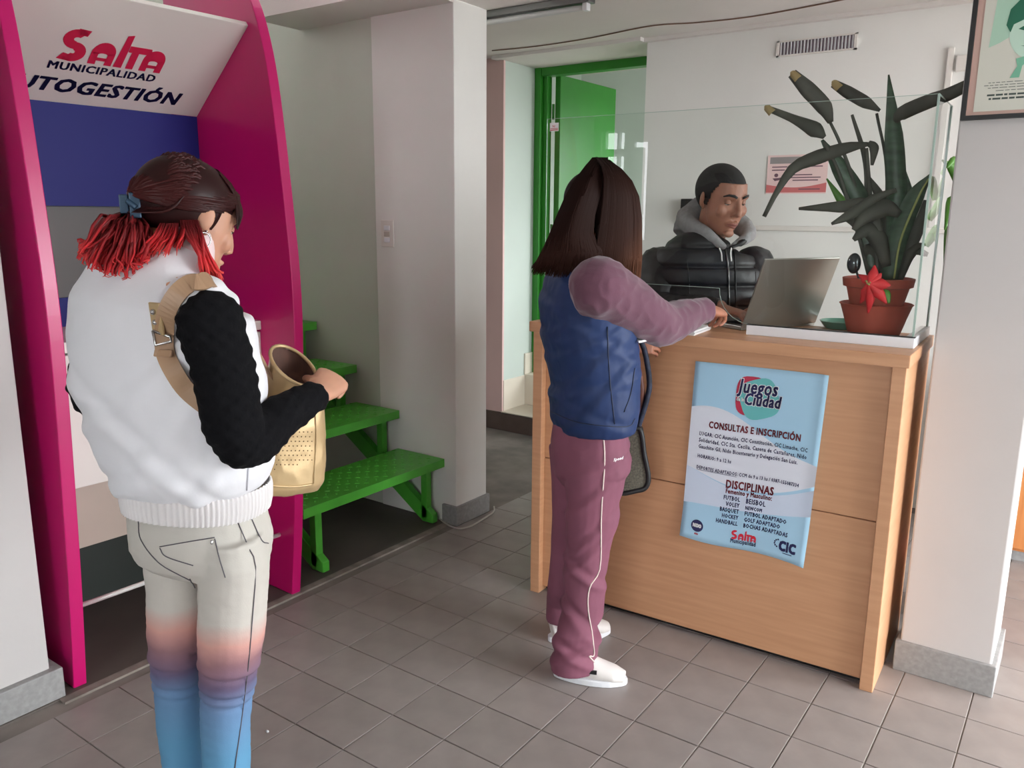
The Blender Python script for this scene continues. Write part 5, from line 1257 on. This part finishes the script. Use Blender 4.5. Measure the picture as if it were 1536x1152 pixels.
MB().tube(spline([S2(948, 650, B2+.01), S2(962, 600, B2+.01), S2(958, 560, B2+.01), S2(946, 520, B2+.02)], 20), .012, n=8).build('handle', m_bh, hb_, smooth=True)

# ---------------------------------------------------------------- clerk behind the counter
mn = Fig(-1.25, 3.17); S3 = mn.P
fm = mn.dirv(.45, -.89); rm_ = unit(np.cross(fm, (0, 0, 1)))
p3 = thing('person', 'cropped-haired clerk in a black quilted jacket and grey hood behind the counter', 'person', (-1.25, 3.17, 0))
SC = 1.10
hc3 = S3(1082, 301, -.02); hf3 = unit(mn.dirv(.62, -.78)*math.cos(math.radians(14))-np.array([0, 0, 1])*math.sin(math.radians(14))); A3 = frame_of(hf3)
nk3 = S3(1066, 372, .02)
b = MB(); head_shape(b, hc3, A3, SC, 1.08, nk3, brow=1.2)
b.loft([(nk3, .07, .06), (S3(1060, 400), .16, .09), (S3(1060, 450), .17, .11), (S3(1060, 520, .02), .15, .11), (S3(1060, 600, .04), .15, .11)], side=rm_, n=20)
sr3, er3, wr3 = S3(992, 408, -.02), S3(985, 462, -.16), np.array(on_y(1084, 463, 2.86))
sl3, el3, wl3 = S3(1132, 408, .06), S3(1165, 470, -.02), np.array([-1.03, 3.10, 1.13])
b.tube([S3(1040, 400), sr3, (sr3+er3)/2, er3, (er3+wr3)/2, wr3], [.06, .05, .048, .04, .036, .03], n=14)
b.tube([S3(1080, 400), sl3, (sl3+el3)/2, el3, (el3+wl3)/2, wl3], [.06, .05, .048, .04, .036, .03], n=14)
d3 = unit(wr3-er3); hand_shape(b, wr3, unit(np.array([.8, -.1, -.15])), (0, -.1, -1), (-.1, .9, .1), 1.0, curl=(25, 40, 30), thumb=(.7, .6, .1))
hand_shape(b, wl3, unit(np.array([.1, -.9, -.15])), (0, -.1, -1), (-1, 0, 0), 1.0, curl=(25, 40, 30))
for q in (-.10, .10):
    hp = np.array([-1.25, 3.22, .88])+rm_*q; b.tube([hp, hp*[1, 1, 0]+np.array([0, 0, .48]), hp*[1, 1, 0]+np.array([0, 0, .06])], [.08, .055, .035], n=12)
b.loft([(S3(1060, 560, .03), .15, .11), (np.array([-1.25, 3.22, .86]), .15, .11)], side=rm_, n=16)
body_mesh(b, m_skin3, p3, voxel=.0034, dents=[face_dents(hc3, A3, SC)], smooth=2)
face_parts(p3, hc3, A3, SC, m_skin3, m_dark, .45)
def H3(x, y, z): return hc3+SC*(x*A3[0]+y*A3[1]+z*A3[2])
MB().loft([(H3(-.024, .0835, -.0620), .002, .002), (H3(-.010, .0985, -.0600), .003, .0045), (H3(0, .1005, -.0615), .003, .0042), (H3(.010, .0985, -.0600), .003, .0045), (H3(.024, .0835, -.0620), .002, .002)], n=8).loft([(H3(-.021, .085, -.0665), .002, .002), (H3(0, .0995, -.0705), .003, .0055), (H3(.021, .085, -.0665), .002, .002)], n=8).build('lips', mat('lip_brown', rgb(150, 92, 84), .45), p3, smooth=True)
m_crop = mat('cropped_black_hair', rgb(26, 25, 26), .75, bump=.7, bscale=260, bdist=.003)
def keep3(q):
    x, y, z = q
    if y > .045: return z > .066
    if y > .02: return z > .066-(.045-y)*1.6
    if y > -.03: return z > .012
    return z > -.045
hair3 = cap_shell('hair', hc3, A3*SC, (.0775, .101, .0895), keep3, m_crop, p3, nseg=96, nring=60)
m_fade = mat('faded_stubble_hair', rgb(58, 50, 48), .8, bump=.5, bscale=300, bdist=.002)
cap_shell('hair_fade', hc3, A3*SC, (.0752, .0985, .087), lambda q: (q[2] > -.06 and q[1] < -.03) or (q[2] > .0 and q[1] < .015) or (q[2] > -.015 and -.02 < q[1] < .008), m_fade, hair3, nseg=96, nring=60)
# grey hood
m_hood = mat('grey_marl_jersey', rgb(150, 150, 152), .9, var=.10, vscale=60, bump=.3, bscale=200, bdist=.001)
hm = MB()
ring = [S3(1088, 372, -.085), S3(1060, 352, -.07), S3(1035, 338, .0), S3(1035, 325, .075), S3(1062, 318, .13), S3(1095, 328, .12), S3(1120, 345, .06), S3(1120, 356, -.03), S3(1098, 370, -.085)]
hm.tube(spline(ring, 34), np.interp(np.linspace(0, 1, 34), [0, .12, .3, .5, .7, .88, 1], [.010, .024, .042, .050, .040, .022, .010]), n=14)
hm.loft([(S3(1020, 350, .06), .03, .03), (S3(1030, 325, .10), .04, .04), (S3(1048, 308, .12), .035, .035), (S3(1075, 306, .14), .03, .03)], n=12)
hood = cloth('hood', hm, m_hood, p3, voxel=.005, smooth=4, amp=.006, scale=14, seed=41)
for uv in ((1082, 385), (1096, 385)): MB().tube(spline([S3(uv[0]+(1 if uv[0] > 1090 else -3), 372, -.115), S3(uv[0], 380, -.125), S3(uv[0]+1, 392, -.13)], 10), .0028, n=6).build('drawstring', m_paper, hood, smooth=True)
# black quilted jacket
m_puffer = mat('black_nylon', rgb(26, 26, 29), .48, bump=.25, bscale=40, bdist=.003)
def baffles(z0, pitch):
    def fn(v, nr):
        ph = ((v[:, 2]-z0)/pitch) % 1.0; g = np.exp(-((np.minimum(ph, 1-ph))/.10)**2); return v+nr*(.006*np.sin(ph*math.pi)-.010*g)[:, None]
    return fn
jk = MB()
jk.loft([(S3(1066, 362, .02), .085, .075), (S3(1063, 370, .01), .13, .10), (S3(1060, 380, .01), .20, .125), (S3(1059, 402, .01), .235, .145), (S3(1059, 445, .01), .238, .155), (S3(1059, 480, .02), .232, .155), (S3(1059, 520, .03), .225, .15), (S3(1059, 560, .03), .215, .145), (np.array([-1.25, 3.2, .80]), .20, .14)], side=rm_, n=36, power=2.4)
jacket = cloth('jacket', jk, m_puffer, p3, voxel=.006, smooth=4, amp=.004, scale=12, seed=51, fn=baffles(1.05, .075))
sleeve('sleeve', S3(988, 403, -.02), er3, wr3-d3*.02, (.088, .082, .072, .062, .05, .042), m_puffer, p3, amp=.010, seed=52, scale=12)
sleeve('sleeve', S3(1130, 403, .05), el3, wl3, (.085, .078, .07, .06, .05, .04), m_puffer, p3, amp=.010, seed=53, scale=12)
surface_line(jacket, px_line(mn, [(1088, 374), (1092, 400), (1093, 430), (1094, 470)]), .0035, 'zip', m_steeldark, jacket, .002)
surface_line(jacket, px_line(mn, [(1101, 376), (1103, 410), (1104, 470)]), .003, 'zip_flap', m_black, jacket, .001)
for pix in ([(1030, 388), (1034, 430), (1032, 480)], [(1132, 385), (1134, 430), (1133, 480)]): surface_line(jacket, px_line(mn, pix), .0018, 'seam', m_black, jacket, .0005)
col_ = MB().tube(spline([S3(1095, 372, -.10), S3(1115, 362, -.06), S3(1126, 348, .0), S3(1120, 340, .06)], 14), [.006]*3+[.013]*11, n=10)
col_.build('jacket_collar', m_puffer, jacket, smooth=True)
tm = MB()
for q in (-.10, .10):
    hp = np.array([-1.25, 3.22, .9])+rm_*q; g0 = hp*[1, 1, 0]; tm.tube([hp, g0+np.array([0, 0, .48]), g0+np.array([0, 0, .09])], [.10, .075, .06], n=14)
cloth('trousers', tm, m_black, p3, voxel=.008, smooth=3, amp=.004)
for q in (-.10, .10):
    g0 = np.array([-1.25, 3.22])+rm_[:2]*q; shoe(p3, g0-fm[:2]*.07, g0+fm[:2]*.2, m=m_black)
wt = MB().tube([wr3-d3*.02+.033*(mn.rd*0+np.array([0, math.cos(t), math.sin(t)])) for t in np.linspace(0, 6.283, 18)], .006, n=6, cap=False); wt.build('wristband', m_black, p3, smooth=True)
